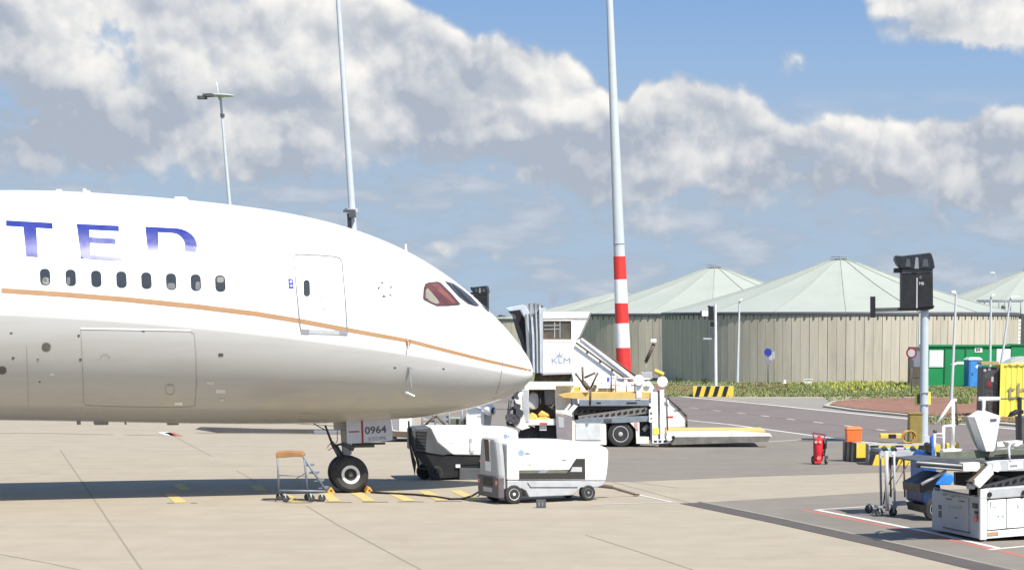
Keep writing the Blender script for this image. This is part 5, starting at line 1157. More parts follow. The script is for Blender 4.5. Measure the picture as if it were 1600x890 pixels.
# docking board posts
def board(lb, xb, yb, k, X0, Y0, arm=True):
    """black box on a post; X0,Y0 = photo pixel of the box's reference corner, k = pixel size relative to the near one"""
    p = G(xb, yb); s_ = scale_at(p.y); t = thing('signal_box_post', lb, 'signal box', loc=p, group='black signal boxes on posts')
    q = lambda x, y: (AT(X0 + x * k, Y0 + y * k, p.y).x - p.x, AT(X0 + x * k, Y0 + y * k, p.y).z)
    u, z = q(0, 0)
    top = q(37, 66); MB().cyl((0, 0, 0), (top[0], 0, top[1]), 6.7 * k / s_, 6.3 * k / s_, 24).build('pole', mat('post_pale_blue_grey', (.44, .49, .52), .4, var=.05), t)
    MB().pv([q(0, 0), q(49, -2), q(49.5, 62), q(0, 66)], -.35 * 1, .75).build('cabinet', M['black'], t, bevel=.02)
    MB().pv([q(-9, 2 - 20), q(1, -17), q(46, -22), q(50, -10), q(52, 2), q(46, 4), q(0, 3), q(-6, -4), q(-10, -12)], -.45, .9).build('hood', mat('hood_black_sheet', (.018, .022, .028), .4, var=.4, scale=6), t, bevel=.03)
    MB().pv([q(-11, 2), q(0, 2), q(0, 9), q(-11, 9)], -.3, .3).build('side_lamp', M['black'], t, bevel=.02)
    for a, b, c, d in ((22, -15, 27, 3), (34, -12, 42, 0), (8, -13, 14, 0)): MB().pv([q(a, b), q(c - 1, b + 1), q(c, d), q(a - 2, d)], -.47, -.45).build('hood_crease', M['grey'] if a == 22 else M['dgrey'], t)
    MB().pv([q(1, 4), q(49, 2), q(49, 9), q(1, 10)], -.37, -.35).build('hood_band', M['dgrey'], t)
    if arm:
        MB().pv([q(-42, 64), q(38, 62), q(38, 68), q(-42, 70)], -.2, -.05).build('arm', M['dgrey'], t, bevel=.01)
        MB().pv([q(-48, 46), q(-40, 46), q(-40, 79), q(-48, 79)], -.22, -.03).build('arm_end', M['black'], t, bevel=.01)
        MB().pv([q(23.5, 17), q(25.5, 17), q(25.2, 64), q(23, 64)], -.356, -.35).build('light_strip', M['lgrey'], t)
        u, z = q(28.5, 18); MB().text('C', .12, lambda x, y: (u + x, -.358, z + y)).build('lettering', M['lgrey'], t, keepn=True)
        u2, z2 = q(27.5, 28); MB().text('MB', .15, lambda x, y: (u2 + x, -.358, z2 + y), .004).build('lettering', M['lgrey'], t, keepn=True)
        MB().pv([q(25, 62), q(52, 60), q(50, 65), q(36, 69)], -.3, .6).build('base_plate', M['black'], t)
        u, _ = q(37, 0); zb = AT(X0, 700, p.y).z
        fl = G(xb, yb); MB().lathe([(.32, 0), (.32, .05), (.24, .06), (.22, .35), (.001, .36)], (0, 0, 0), (0, 0, 1), 24).build('foot', M['lgrey'], t)
    return t, p, q
bt, bp_, bq = board('black hooded signal box with side arm on a thick pale post by the striped blocks', 1443.5, 694, 1.0, 1407.5, 417)
f = lambda a, b: (AT(a, b, bp_.y).x - bp_.x, AT(a, b, bp_.y).z)
cl_ = MB().pv([f(1430, 613), f(1455, 612), f(1455, 632), f(1430, 633)], .2, .28).build('collar_plate', M['lyellow'], bt)
MB().pv([f(1433.5, 616), f(1438.5, 616), f(1438.5, 630), f(1433.5, 630)], .19, .2).build('plate_core', M['dgrey'], cl_)
MB().pv([f(1437, 612.5), f(1450.5, 612.5), f(1450.5, 613.5), f(1437, 613.5)], -.19, .19).build('pole_strap', M['grey'], bt)
MB().pv([f(1437, 631), f(1450.5, 631), f(1450.5, 632), f(1437, 632)], -.19, .19).build('pole_strap', M['grey'], bt)
board('distant dark signal box on a white post, just beyond the cockpit windows', 767, 597, .44, 740.5, 456, arm=False)
p2 = G(765.5, 596.5); zt2 = AT(763, 452, p2.y).z
# ------------------------------------------------------------------ containers, toilet
def corrugate(F, u0, u1, z0, z1, v, pitch=.28, d=.028):
    pts = []; u = u0
    while u < u1 - 1e-6:
        for a, b in ((0, 0), (.35, 0), (.5, d), (.85, d)):
            if u + a * pitch < u1: pts.append((u + a * pitch, v + b))
        u += pitch
    pts.append((u1, v)); return [[(a, b, z) for a, b in pts] for z in (z0, z1)]
F11 = Fr(1441, 604.5, 0)
gc = thing('site_container', 'long green site cabin with white windows and E4 sign at the right tank foot', 'container', F11)
u0, u1, z0, z1 = F11.B(1441, 541, 1577.5, 598)
MB().box(u0, u1, .05, 2.6, .05, z1).build('wall', M['tgreen'], gc, bevel=.02)
MB().box(u0 - .1, u1 + .05, -.06, 2.7, z1, z1 + .12).build('roof', M['tgreen'], gc)
for x0, x1, y0, y1 in ((1452, 1474, 547, 573.5), (1557, 1579, 545, 570)):
    a, b, c, d = F11.B(x0, y0, x1, y1); w = MB().box(a, b, -.0, .05, c, d).build('window', M['white'], gc, bevel=.01); MB().box(a + .08, b - .08, -.012, 0, c + .08, d - .08).build('shutter', M['screen'] if 0 else M['white'], w)
for x in (1475.5, 1508): a, b, c, d = F11.B(x, 541, x + 1.5, 597); MB().box(a, b, -.01, .05, c, d).build('joint_post', M['dgreen'], gc)
a, b, c, d = F11.B(1422, 542, 1440.5, 592)
MB().box(a, b, .0, 2.4, .1, d).build('end_cabin', mat('cabin_brown', (.10, .085, .07), .6), gc)
a2, b2, c2_, d2 = F11.B(1426, 548, 1439, 573); MB().box(a2, b2, -.02, 0, c2_, d2).build('end_window', mat('end_window_blue_grey', (.20, .21, .25), .3), gc)
a2, b2, c2_, d2 = F11.B(1426, 574, 1439, 590); MB().box(a2, b2, -.02, 0, c2_, d2).build('door', M['brown'], gc)
a, b, c, d = F11.B(1523, 542, 1535, 550.5); sg = MB().box(a, b, .02, .05, c, d).build('sign_board', M['cream'], gc, bevel=.05)
MB().text('E4', .30, lambda x, y: (a + .11 + x, .015, c + .1 + y), .012).build('lettering', M['black'], sg, keepn=True)
a, b, c, d = F11.B(1485, 563, 1506, 571)
MB().pv([(a, c + .12), (a + .12, c), (a + .12, c + .32), (a + .3, d), (a + .3, c), (a + .5, c + .1), (b, c + .1), (b, c + .3), (a + .6, c + .35), (a + .35, d)], .03, .05).build('lettering', M['white'], gc)
F11b = Fr(1582, 604.5, 0)
gc2 = thing('site_container', 'second green site cabin cut off by the right edge of the picture', 'container', F11b)
a, b, c, d = F11b.B(1579.5, 540, 1720, 598)
MB().box(a, b, .0, 2.6, .05, d).build('wall', M['tgreen'], gc2, bevel=.02); MB().box(a - .06, b, -.06, 2.7, d, d + .12).build('roof', M['dgreen'], gc2)
MB().box(a + 2, a + 3, -.02, 0, 1.0, 2.1).build('window', M['white'], gc2)
F12 = Fr(1513, 606, 14)
wc_ = thing('portable_toilet', 'blue portable toilet with pale roof standing against the green cabin', 'portable toilet', F12)
MB().box(0, 1.0, 0, 1.1, .05, 2.05).build('cabin', M['tblue'], wc_, bevel=.03)
MB().loft([[(-.06, -.06, 2.05), (1.06, -.06, 2.05), (1.06, 1.16, 2.05), (-.06, 1.16, 2.05)], [(.1, .1, 2.22), (.9, .1, 2.22), (.9, 1.0, 2.22), (.1, 1.0, 2.22)]]).build('roof', mat('toilet_roof_pale', (.55, .68, .66), .5), wc_)
MB().box(.12, .88, -.025, 0, .12, 1.95).build('door', mat('toilet_door_blue', (.045, .22, .55), .45), wc_, bevel=.01)
MB().pv([(.5, 1.55), (.68, 1.4), (.72, 1.75)], -.03, -.025).build('door_mark', M['white'], wc_)
MB().box(.2, .35, -.04, -.025, .95, 1.1).build('lock', M['dgrey'], wc_)
# yellow container
F13 = Fr(1562, 655, 4)
yc = thing('steel_container', 'lemon yellow container with glazed end and grey letters th at the right edge', 'container', F13)
a, b, c, d = F13.B(1562, 568, 1760, 655); D13 = 2.3
rr2 = corrugate(F13, .0, b, c + .12, d - .08, .02); m_ = MB(); m_.loft(rr2, close=False); m_.build('side_wall', M['lyellow'], yc)
MB().box(.05, b, .12, D13, c + .1, d - .03).build('body', M['lyellow'], yc)
MB().box(0, b, -.02, .10, d - .09, d + .02).build('top_rail', M['lyellow'], yc); MB().box(0, b, -.02, .10, c, c + .13).build('bottom_rail', M['lyellow'], yc)
MB().box(-.03, .12, -.03, .09, c, d).build('corner_post', M['lyellow'], yc)
for k in range(6): MB().box(.35 + k * .38, .5 + k * .38, -.026, -.02, d - .07, d - .03).build('rail_slot', M['odeck'], yc)
gx0 = F13.B(1538, 570, 1561, 640)
gf = MB().box(gx0[0], -.05, .35, 2.2, c, d - .18).build('glazed_bay', M['dgrey'], yc, bevel=.02)
MB().box(gx0[0] + .06, -.1, .335, .35, c + .45, d - .3).build('pane', mat('mirror_dark_glass', (.05, .05, .05), .1, var=.5, scale=3, dirt=(.25, .25, .27), dscale=4), gf)
for (x0, x1, y0, y1, k) in ((1543, 1549, 595, 604, 'wine'), (1537, 1541, 575, 580, 'lgrey'), (1544, 1548, 573, 578, 'lgrey'), (1549, 1553, 588, 596, 'lgrey')):
    A = F13.B(x0, y0, x1, y1, .33); MB().box(A[0], A[1], .325, .334, A[2], A[3]).build('painted_reflection', M[k], gf, bevel=.0)  # reflections in the glass, painted on as red and pale patches
A = F13.B(1533, 565, 1561, 569.5, .3); MB().box(A[0], A[1], .2, 1.6, A[2], A[3]).build('awning_board', mat('awning_tan', (.40, .28, .15), .7), yc)
MB().text('th', 1.12, onp(1573, 622.5, -.03, F=F13), .0, sx=1.2).build('lettering', mat('letter_taupe', (.26, .24, .15), .5), yc, keepn=True)
hp = F13.uz(1596, 562, 1.0)
F13b = F13; mo = MB(); prf = []
for k, (x, y) in enumerate(((1570, 568), (1578, 562), (1586, 558), (1600, 556.5), (1620, 557), (1640, 566))): prf.append(F13.uz(x, y, 1))
mo.pv([(prf[0][0], d)] + prf + [(prf[-1][0] + .5, d)], .4, 2.0); o = mo.build('roof_tarpaulin', M['lgrey'], yc, bevel=.08)
F13c = Fr(1600, 583, 0)
bx = thing('dark_shed', 'dark shed with pale stone edge at the right tank, cut by the picture edge', 'shed', F13c)
A = F13c.B(1594.5, 490, 1700, 583, 0); MB().box(A[0], A[1], 0, 4, 0, A[3]).build('wall', M['dgrey'], bx)
A = F13c.B(1589, 503, 1594, 583, 0); zz_ = 0; kk = 0
while zz_ < A[3]: MB().box(A[0] + (kk % 2) * .06, A[1], -.05, .4, zz_, zz_ + .3).build('edge_stone', M['cream'], bx); zz_ += .34; kk += 1
# gantry rails on the far tank
pg = AT(1560, 480, 215); ga = thing('roof_gantry', 'faint steel walkway frame above the tank eave at the right edge', 'gantry', loc=Vector((pg.x, 215, 0)))
f = lambda x, y: (AT(x, y, 215).x - pg.x, 0, AT(x, y, 215).z)
MB().bars([(f(1526, 469), (f(1600, 469)))] + [(f(1526, 471), f(1598, 471))], .05, 5).build('rail', M['steel'], ga)
for x in (1527.5, 1532, 1538, 1546.5, 1561, 1570, 1576, 1579, 1595): MB().bars([(f(x, 469), f(x, 474 if x < 1540 else 500))], .06, 5).build('post', M['steel'], ga)
q = f(1567.5, 480); MB().lathe([(.001, -.2), (.22, -.1), (.24, .1), (.001, .2)], q, (0, -1, 0), 14).build('floodlight', M['dgrey'], ga)
# ------------------------------------------------------------------ striped barrier group
F20 = Fr(1338, 722, 24)
D20 = 1.55
bb_ = thing('concrete_barrier', 'long yellow and black painted concrete barrier at the foot of the signal box post', 'barrier block', F20)
zt20 = F20.uz(1338, 691)[1]
ve = max(.8, F20.vz(1317, 700, 0)[0])
ru = F20.uz(1357, 700)[0]
b1 = MB().box(0, ru, 0, ve, .0, zt20).build('block', M['concs'], bb_, bevel=.012)
khaki = mat('end_stripe_khaki', (.26, .235, .15), .7)  # stripe colour of the end face, duller than the front yellow
MB().pv([(0, .16), (ru, .16), (ru, zt20 - .03), (0, zt20 - .03)], -.006, 0).build('painted_stripe', M['yellow'], bb_)
MB().pv([(0, 0), (ru, 0), (ru, .15), (0, .15)], -.004, 0).build('painted_stripe', M['black'], bb_)
for i in range(6):
    a, b = ve * i / 6, ve * (i + 1) / 6; L_ = .07
    MB().pu([(a + (L_ if i else 0), 0), (min(ve, b + L_), 0), (b, zt20 - .03), (a, zt20 - .03)], -.006, 0).build('painted_stripe', M['black'] if i % 2 == 0 else khaki, bb_)
F20b = Fr(1357, 726.5, 3); z2 = F20b.uz(1360, 694.5)[1]
bar2 = thing('concrete_barrier', 'longer striped barrier behind the rack trolley, against the thick pale post', 'barrier block', F20b, 'striped concrete barriers under the signal box')
bb_['group'] = 'striped concrete barriers under the signal box'; bb_['label'] = 'short striped barrier with the orange red bin standing on it'
uE = F20b.uz(1470, 715)[0]
MB().box(0, uE, 0, 1.1, 0, z2).build('block', M['concs'], bar2, bevel=.012)
cuts = [1355, 1373.5, 1399, 1412, 1436, 1449, 1470]; lean_ = F20b.uz(1355, 710)[0] - F20b.uz(1345, 710)[0]
us = [max(0, F20b.uz(x, 694)[0]) for x in cuts]; us[0] = 0; us[-1] = uE
for i in range(6):
    a, b = us[i], us[i + 1]
    P = [(max(0, a - lean_) if i else 0, 0), ((b - lean_) if i < 5 else b, 0), (b, z2 - .02), (a + (.06 if i == 0 else 0), z2 - .02)]
    MB().pv(P, -.006, 0).build('painted_stripe', M['black' if i % 2 == 0 else 'yellow'], bar2)
ow = F20.uz
ob = F20.uz(1328, 690, ve * .5)
obx = thing('plastic_box', 'orange red plastic bin standing on the left end of the striped barrier', 'bin', loc=F20.o + F20.u * .12 + F20.v * (ve * .45) + Vector((0, 0, zt20)), yaw=.12)
hb = .52
MB().loft([[(x * s, y * s, z) for x, y in ((-.27, -.2), (.27, -.2), (.27, .25), (-.27, .25))] for s, z in ((.95, 0), (1, hb * .8))]).build('body', M['orange'], obx, bevel=.02)
MB().loft([[(x * s, y * s, z) for x, y in ((-.28, -.21), (.28, -.21), (.28, .26), (-.28, .26))] for s, z in ((1.03, hb * .8), (1.0, hb * .9), (.7, hb))]).build('lid', M['orange'], obx, bevel=.02)
Fk = Fr(1375, 686 + 22, F20.yaw and 4)
def ontop(x, y):                        # point on the barrier's top under pixel
    return G(x, y, zt20)
k1 = ontop(1376, 684.5); kb = thing('kerb_blocks', 'short yellow and black rubber kerb lying on the barrier top', 'rubber kerb', loc=Vector((k1.x, k1.y, zt20)), yaw=R(3))
for i, k in enumerate(('yellow', 'black', 'yellow')): MB().pv([(i * .28, 0), (i * .28 + .28, 0), (i * .28 + .28, .14), (i * .28, .14)], 0, .3).build('segment', M[k] if i != 2 else M['dyellow'], kb, bevel=.01)
MB().box(.02, .8, .31, .6, 0, .15).build('segment', M['yellow'], kb, bevel=.01)
k2 = ontop(1420, 693); co = thing('hose_coil', 'coil of brown yellow hose on the barrier before the olive cabinet', 'hose', loc=Vector((k2.x, k2.y, zt20)))
pts_ = []
for i in range(140): a = i * .35; pts_.append((.20 * math.cos(a) + .05 * math.sin(i * .21), .12 * math.sin(i * .13), .24 + .2 * math.sin(a)))
MB().tube(pts_, .022, 6).build('hose', M['rope'], co)
F21 = Fr(1420.5, 701, 6); oc = thing('electrical_cabinet', 'tall olive brown cabinet beside the thick pale post', 'cabinet', F21)
A = F21.B(1421, 646.5, 1437, 701); MB().box(A[0], A[1] + .1, 0, .5, 0, A[3]).build('cabinet', M['olive'], oc, bevel=.015)
MB().box(A[0] - .03, A[1] + .13, -.03, .53, A[3], A[3] + .04).build('lid', M['olive'], oc)
MB().box(A[0] - .01, A[0] + .02, .1, .2, A[3] * .5, A[3] * .62).build('latch', M['black'], oc)
MB().box(A[0] + .03, A[1] + .02, -.012, 0, .15, A[3] - .08).build('door', mat('olive_door', (.24, .18, .045), .55), oc)
# wheeled extinguisher
F22 = Fr(1273, 725, -8); s22 = scale_at(F22.o.y)
fe = thing('wheeled_extinguisher', 'red wheeled fire extinguisher standing on the asphalt left of the barrier', 'fire extinguisher', F22)
MB().lathe([(.001, .1), (.12, .11), (.165, .18), (.165, .72), (.14, .84), (.06, .9), (.05, .96), (.001, .97)], (.12, 0, .0), (.03, 0, 1), 24).build('cylinder', M['red'], fe)
MB().lathe([(.001, .5), (.06, .52), (.075, .58), (.075, .80), (.04, .86), (.001, .87)], (.32, -.02, .0), (.03, 0, 1), 16).build('gas_bottle', M['black'], fe)
MB().tube([(-.02, -.05, .1), (-.03, -.03, .6), (-.04, 0, .95), (-.1, .02, 1.02), (-.04, .02, 1.05), (.3, .02, 1.0), (.36, .0, 1.0), (.33, -.03, .9), (.32, -.03, .6)], .02).build('frame_handle', M['wine'], fe)
MB().tube([(.3, -.06, .85), (.36, -.1, .7), (.34, -.1, .45), (.28, -.1, .35), (.33, -.06, .28), (.36, -.04, .5)], .024).build('hose', M['black'], fe)
MB().box(0, .25, -.2, -.05, .03, .12).build('foot', M['red'], fe, bevel=.02)
for x, z, r in ((.06, .76, .045), (.20, .76, .045), (.16, .22, .07)): MB().cyl((x, -.19, z), (x, -.15, z), r, n=14).build('label', mat('label_peach', (.75, .45, .33), .5) if z > .5 else mat('label_pinkish', (.7, .2, .2), .5), fe)
wheel('wheel', fe, (-.06, -.0, .15), .15, .06, axis=(-.8, -.6, 0), rim=.4); wheel('wheel', fe, (.42, .05, .15), .15, .06, axis=(1, -.2, 0), rim=.4)
# trolley frame
F23 = Fr(1385, 806, 14); D23 = 1.1
tr = thing('rack_trolley', 'tall empty grey rack trolley on castors left of the blue machine', 'trolley', F23)
def fr23(a, b, va, vb=None, nm='post', k='lgrey', r=.028): return MB().bars([(pt(F23, *a, va), pt(F23, *b, va if vb is None else vb))], r, 8).build(nm, M[k], tr)
fr23((1375, 706), (1377, 792), 0, k='steel', r=.03); fr23((1385, 704), (1386, 798), -.15, k='lgrey', r=.05); fr23((1397, 704), (1398, 796), 0, k='lgrey', r=.03)
fr23((1391, 708), (1380, 790), .3, k='dgrey', r=.02); fr23((1399, 712), (1389, 757), .0, k='grey', r=.012)
for x0, x1, y in ((1391, 1392, 776), (1412, 1414, 776), (1429, 1429, 778)): fr23((x0, 712), (x1, y), .2, k='brown', r=.025)
fr23((1386, 760), (1410, 718), .1, k='brown', r=.016); fr23((1388, 775), (1420, 722), .3, k='steel', r=.01)
A = F23.B(1376, 703, 1440, 713, 0); MB().box(A[0], A[1], -.02, .06, A[2], A[3]).build('top_rail', M['lgrey'], tr, bevel=.01)
MB().box(A[0], A[1], D23 - .1, D23, A[2], A[3]).build('top_rail', M['grey'], tr, bevel=.01)
A2 = F23.B(1394, 706, 1398, 710, -.03); MB().box(A2[0], A2[1], -.03, -.02, A2[2], A2[3]).build('label', M['white'], tr)
tp = MB().box(A[0] + .05, A[1] - .05, .1, D23 - .1, A[3] - .06, A[3] + .02).build('top_tray', M['steel'], tr)
for i, k in enumerate((mat('label_mint', (.35, .75, .45), .5), mat('label_pink', (.7, .45, .6), .5), mat('label_mint', (.35, .75, .45), .5))): MB().box(A[0] + .1 + i * .3, A[0] + .34 + i * .3, .12, .3, A[3] + .02, A[3] + .05).build('marker_strip', k, tp)
for x in (1382, 1396, 1426):
    q = F23.uz(x, 703, .05); MB().cyl((q[0], -.03, q[1]), (q[0], .08, q[1] + .05), .07, n=12).build('clamp', M['dgrey'], tr)
B_ = F23.B(1370, 789, 1400, 793, 0)
MB().box(B_[0], B_[1], -.1, .25, B_[2], B_[3]).build('base_rail', M['grey'], tr, bevel=.01)
MB().pv(F23.P([(1395, 783), (1440, 780), (1440, 787), (1398, 790)], .1), .1, .2).build('base_rail', M['lgrey'], tr)
for x in (1373, 1395): castor(tr, (F23.uz(x, 800)[0] + .0, -.05, .105), .105, .06)
castor(tr, (F23.uz(1376, 800)[0], D23 - .1, .105), .105, .06)
MB().bars([seg(F23, (1413, 786), (1440, 780), .2)], .05, 8).build('drawbar', M['dgrey'], tr)
# blue machine behind the loader
F24 = Fr(1437, 815, 16)
bm_ = thing('blue_tug', 'dark blue tractor with a bright blue cover tucked behind the lower deck loader', 'tractor', F24)
MB().pv(F24.P([(1441, 757), (1470, 757), (1472, 796), (1452, 794), (1441, 784)], .3), .3, 1.5).build('body', M['blue'], bm_, bevel=.04)
MB().pv(F24.P([(1445, 712), (1450, 704), (1461, 708), (1464, 725), (1464, 757), (1442, 757), (1441, 724)], .4), .4, 1.3).build('cab_pillar', mat('tug_mid_blue', (.015, .085, .28), .4, var=.3, scale=3), bm_, bevel=.04)
MB().pv(F24.P([(1462, 757), (1478, 741), (1488, 740), (1492, 748), (1486, 757)], .2), .2, .7).build('cover', M['bblue'], bm_, bevel=.02)
MB().pv(F24.P([(1447, 693), (1452, 690), (1459, 697), (1456, 710), (1448, 706)], .3), .3, .5).build('mirror', M['black'], bm_, bevel=.03)
MB().pv(F24.P([(1455, 684), (1458, 680), (1462, 700), (1461, 715), (1456, 712)], .3), .3, .4).build('strap', mat('strap_blue', (.02, .14, .6), .5), bm_)
MB().pv(F24.P([(1438, 788), (1455, 790), (1462, 805), (1440, 800)], .2), .2, 1.2).build('bumper', M['black'], bm_)
wheel('wheel', bm_, (F24.uz(1462, 800, .2)[0], .2, .28), .28, .2)
# ------------------------------------------------------------------ lower deck loader (right)
F25 = Fr(1532, 846, 20)
ll = thing('container_loader', 'white low container loader with scissor arms and white rails at the right edge', 'container loader', F25)
zb = F25.uz(1534, 843)[1]
D25 = F25.vz(1456, 800, 0)[0]
U = F25.uz(1700, 820)[0]
b25 = lambda P, v0, v1, nm, k, bv=0.0, par=None: MB().pv(F25.P(P, v0), v0, v1).build(nm, M[k] if isinstance(k, str) else k, par or ll, bevel=bv)
ztop = F25.uz(1534, 776)[1]
wall_end = mat('loader_end_grey', (.36, .385, .41), .45, var=.05, dirt=(.35, .33, .3))
MB().box(0.04, 5.0, .06, D25 - .04, zb + .05, ztop - .25).build('chassis', M['white2'], ll)
MB().pu(F25.Q([(1456, 760), (1533, 776), (1533, 842), (1456, 826)]), 0, .04).build('end_panel', wall_end, ll, bevel=.01)
ed = MB().pu(F25.Q([(1472, 769), (1514, 777), (1514, 832), (1472, 823)], -.004), -.022, 0).build('end_door', wall_end, ll, bevel=.006)
MB().pu(F25.Q([(1472, 764.5), (1515, 771.5), (1515, 773.5), (1472, 766.5)], -.03), -.03, -.0).build('end_slot', M['black'], ll)
MB().pu(F25.Q([(1473, 822), (1515, 830.5), (1515, 832.5), (1473, 824)], -.03), -.03, -.022).build('end_slot', M['dgrey'], ll)
for P, k in (([(1478, 777.5), (1486, 778.8), (1486, 780.5), (1478, 779.2)], 'black'), ([(1498, 781), (1506, 782.3), (1506, 784), (1498, 782.6)], 'black'), ([(1460, 761.5), (1466, 762.5), (1466, 766), (1460, 765)], 'black'), ([(1521, 772), (1527, 773), (1527, 776), (1521, 775)], 'dgrey'),
             ([(1466, 788), (1470, 788.7), (1470, 795), (1466, 794)], 'dgrey'), ([(1466, 797), (1470, 797.7), (1470, 808), (1466, 807)], 'dgrey'), ([(1519, 785), (1526, 786.5), (1526, 794), (1519, 792.5)], 'black'), ([(1522, 797), (1527, 798), (1527, 803), (1522, 802)], 'black')):
    MB().pu(F25.Q(P, -.035), -.035, -.02).build('end_fitting', M[k], ll, bevel=.004)
q = F25.Q([(1525, 809)], -.03)[0]; MB().cyl((-.06, q[0], q[1]), (-.02, q[0], q[1]), .07, n=16).build('stop_button', M['red'] if 0 else mat('stop_button_pinkish_red', (.6, .15, .13), .4), ll)
q0 = F25.Q([(1485, 793)], -.024)[0]
def ev(sz, px, py, txt, k='lgrey', sx=1.0, b=0.0):
    v0, z0 = F25.Q([(px, py)], -.026)[0]
    MB().text(txt, sz, lambda x, y: (-.026, v0 - x, z0 + y), b, sx=sx).build('lettering', M[k], ll, keepn=True)
scribble(F25, 1483, 1502, 794, 5, -.024, mat('faint_grey_print', (.33, .35, .36), .5), ll, 'u', seed=11)
scribble(F25, 1471, 1485, 773.5, 3, -.024, M['grey'], ll, 'u', seed=12)
scribble(F25, 1486, 1500, 776.5, 3.4, -.024, M['grey'], ll, 'u', seed=13)
scribble(F25, 1490, 1498, 809.5, 2.6, -.024, M['logog'], ll, 'u', seed=14)
b25([(1534, 764), (1545, 763), (1700, 751), (1700, 768), (1534, 780)], -.03, .2, 'top_beam', 'lgrey', .02)
b25([(1532, 764), (1545, 764), (1545, 778), (1532, 778)], -.05, -.03, 'beam_end', 'white', .01)
for x, y in ((1546, 772), (1600, 769)): q = F25.uz(x, y, -.06); MB().cyl((q[0], -.08, q[1]), (q[0], -.05, q[1]), .055, n=16).build('beam_pin', M['black'], ll)
b25([(1532, 776), (1542, 776), (1542, 842), (1532, 843)], -.04, .04, 'corner_post', 'white', .01)
b25([(1543, 781), (1572, 779), (1572, 825), (1543, 828)], -.02, .03, 'side_door', 'white', .01); b25([(1573.2, 779), (1700, 770), (1700, 816), (1573.2, 824.8)], -.02, .03, 'side_door', 'white', .01)
b25([(1542, 829.5), (1590, 825), (1700, 817), (1700, 828), (1542, 841)], -.01, .03, 'bottom_beam', 'white', .01)
b25([(1543, 831), (1560, 829.8), (1560, 835.5), (1543, 837)], -.02, -.01, 'reflector', mat('reflector_tan', (.45, .28, .15), .5))
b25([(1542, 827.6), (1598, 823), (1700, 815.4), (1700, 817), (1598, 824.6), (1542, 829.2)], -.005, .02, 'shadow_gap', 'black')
def sv(sz, px, py, txt, k='grey', sx=1.0, b=0.0): MB().text(txt, sz, onp(px, py, -.025, F=F25), b, sx=sx).build('lettering', M[k], ll, keepn=True)
scribble(F25, 1551, 1569, 807.5, 3.2, -.022, mat('pale_blue_print', (.28, .38, .50), .5), ll, seed=15)
scribble(F25, 1551, 1562, 793.5, 3.4, -.022, M['lgrey'], ll, seed=16, fill=.6)
scribble(F25, 1587, 1602, 792, 4, -.022, M['dgrey'], ll, seed=17, fill=.5)
MB().pv(F25.P([(1546, 783.5), (1548.5, 783.5), (1548, 792), (1546.8, 792)]), -.026, -.02).build('drip_stain', M['grey'], ll)
for x in (1538,): MB().cyl(pt(F25, x, 840, .1), pt(F25, x, 853, .1), .05, n=10).build('jack_foot', M['lgrey'], ll)
MB().cyl((.3, D25 - .4, 0), (.3, D25 - .4, .5), .05, n=10).build('jack_foot', M['lgrey'], ll)
for u in (1.2, 3.6): wheel('wheel', ll, (u, .15, .22), .22, .22)
# scissor
holed_arm(F25, ll, (1530, 766), (1640, 738), .20, .25, sarm, 9)
holed_arm(F25, ll, (1520, 742), (1640, 764), .20, .55, sarm, 9)
holed_arm(F25, ll, (1530, 764), (1640, 735), .20, D25 - .5, sarm, 9)
MB().box(.3, 5, 1.2, 1.3, ztop - .2, ztop + .55).build('lift_back_frame', M['black'], ll)
b25([(1545, 727), (1552, 733), (1553, 740), (1531, 762.5), (1523, 756), (1523, 749)], -.1, .02, 'lift_strut', 'white', .015)
b25([(1540, 727), (1545, 729), (1523, 748), (1520, 753), (1512, 752)], -.05, .1, 'strut_back', 'brown', .01)
# upper deck
zd = F25.uz(1545, 722)[1]
A = F25.uz(1600, 720)[0]
b25([(1541, 722), (1560, 719), (1700, 712), (1700, 730), (1600, 735), (1549, 736)], -.02, .15, 'deck_rail', 'lgrey', .01)
b25([(1575, 722), (1598, 720), (1598, 732), (1575, 734)], -.03, -.02, 'rail_cover', M['white'], .005)
b25([(1578, 726), (1590, 725.3), (1590, 728.5), (1578, 729.2)], -.036, -.03, 'lettering', 'logog')
b25([(1551, 735), (1553, 724), (1562, 722), (1564, 733), (1560, 737)], -.06, -.02, 'bracket', 'white', .005)
MB().box(-.3, 5.2, .05, D25 - .2, zd - .16, zd - .02).build('deck', M['odeck'], ll)
b25([(1468, 706), (1700, 696), (1700, 706), (1545, 714), (1470, 720)], .8, 1.0, 'deck_inner_rail', 'odeck', .01)
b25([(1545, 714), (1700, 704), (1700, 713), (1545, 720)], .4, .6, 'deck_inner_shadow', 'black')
b25([(1560, 701), (1700, 692), (1700, 698), (1560, 707)], 1.1, 1.2, 'deck_far_rail', 'white')
# entry rollers on the left
b25([(1505, 723), (1531, 722), (1532, 730), (1527, 736), (1505, 736)], -.1, .15, 'roller_bearing_block', 'cream', .015)
r1 = MB().cyl(pt(F25, 1504, 730.5, .0), pt(F25, 1433, 724.5, .0), .075, n=16).build('entry_roller', M['black'], ll)
MB().bars([seg(F25, (1504, 727), (1432, 721.5), -.05), seg(F25, (1504, 733.5), (1438, 728.5), -.05)], .022, 8).build('guard_bar', M['lgrey'], ll)
MB().pv(F25.P([(1436, 719), (1470, 715), (1545, 719), (1541, 722), (1504, 724), (1436, 721.5)], .1), .1, 1.4).build('belt', M['dgrey'], ll)
MB().pv(F25.P([(1438, 769), (1437, 756), (1470, 738), (1477, 738), (1464, 752), (1456, 770)], .25), .25, 1.2).build('entry_chute_underside', M['black'], ll, bevel=.01)
MB().bars([seg(F25, (1440, 756), (1478, 735), .1)], .035, 8).build('chute_brace', M['lgrey'], ll)
MB().pv(F25.P([(1493, 737), (1524, 737), (1520, 760), (1493, 757)], .6), .6, .7).build('pump_bay', M['black'], ll)
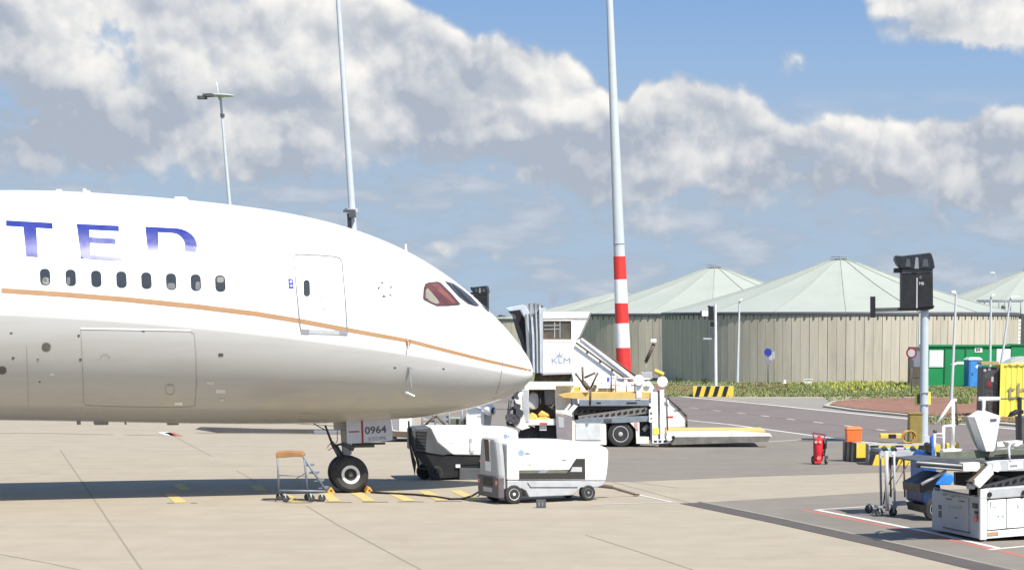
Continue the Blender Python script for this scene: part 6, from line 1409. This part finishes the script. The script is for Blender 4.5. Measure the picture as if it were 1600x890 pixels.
MB().cyl(pt(F25, 1512, 758, .1), pt(F25, 1522, 759, .1), .07, n=12).build('hydraulic_pump', M['lgrey'], ll)
# white rails and console on the deck
def rl(a, b, v, r=.03, k='white', nm='guard_rail'): return MB().bars([seg(F25, a, b, v)], r, 8).build(nm, M[k], ll)
rl((1473.5, 707), (1474.5, 665.5), 1.0, .035); rl((1474, 665.5), (1492, 664.5), 1.0, .03); rl((1489, 704), (1489, 624.5), 1.0, .04); rl((1489, 624.5), (1463, 663), 1.0, .035)
rl((1487, 625), (1494, 625), 1.0, .035); rl((1495, 630), (1495.5, 664), 1.3, .015, 'brown'); rl((1461, 673), (1459, 708), 1.0, .03); rl((1463, 677), (1472, 677), 1.0, .015)
MB().cyl(pt(F25, 1461, 671, 1.0), pt(F25, 1461, 675, 1.0), .05, n=8).build('rail_knob', M['brown'], ll)
b25([(1474, 703), (1490, 700), (1504, 701), (1500, 706.5), (1474, 707)], .9, 1.1, 'rail_base', 'white', .01)
b25([(1475, 692), (1484, 692), (1484, 701), (1475, 701)], 1.2, 1.4, 'yellow_box', 'yellow', .02); b25([(1492, 691), (1499, 691), (1499, 700), (1492, 700)], 1.2, 1.4, 'yellow_box', 'yellow', .02)
rl((1529, 622.6), (1562, 622.6), 1.0, .045); rl((1537, 622), (1537, 642), 1.0, .04); rl((1562, 622.6), (1700, 621), 1.0, .015, 'odeck')
con = b25([(1523, 651.5), (1539.5, 641.5), (1563.5, 649.5), (1555, 700), (1552, 705), (1541, 705)], .6, 1.0, 'console', 'white', .012)
MB().pv(F25.P([(1512, 651), (1524, 651.5), (1541, 705), (1535, 703), (1528, 690), (1516, 660)], 1.05), 1.02, 1.3).build('console_back', wall_end, con)
MB().pv(F25.P([(1547.5, 654), (1557.5, 653.5), (1557, 657.5), (1547.5, 658)], .59), .585, .6).build('console_slot', M['dgrey'], con)
MB().pv(F25.P([(1545.4, 645), (1546.0, 645), (1545.8, 704), (1545.2, 704)], .59), .595, .6).build('panel_gap', M['lgrey'], con)
b25([(1580, 651), (1584, 644), (1592, 640), (1600, 640), (1600, 646), (1590, 647)], .8, 1.0, 'lever_guard', 'black', .01)
b25([(1592, 620), (1596.5, 620), (1597, 690), (1594, 690)], .8, .9, 'black_post', 'black', .005); b25([(1595, 650), (1640, 648), (1640, 690), (1596, 692)], .9, 1.2, 'control_box', 'dgrey', .02)
MB().tube([pt(F25, 1578, 721, .0), pt(F25, 1577, 710, .0), pt(F25, 1576, 700, .1), pt(F25, 1578, 694, .2), pt(F25, 1586, 690, .3)], .03).build('hose', M['lgrey'], ll)
b25([(1575, 690), (1598, 688), (1598, 693), (1590, 697), (1578, 696)], .3, .6, 'hose_fitting', 'cream', .01)
b25([(1558, 690), (1570, 689), (1570, 697), (1558, 698)], 1.15, 1.4, 'deck_box', 'cream', .01)
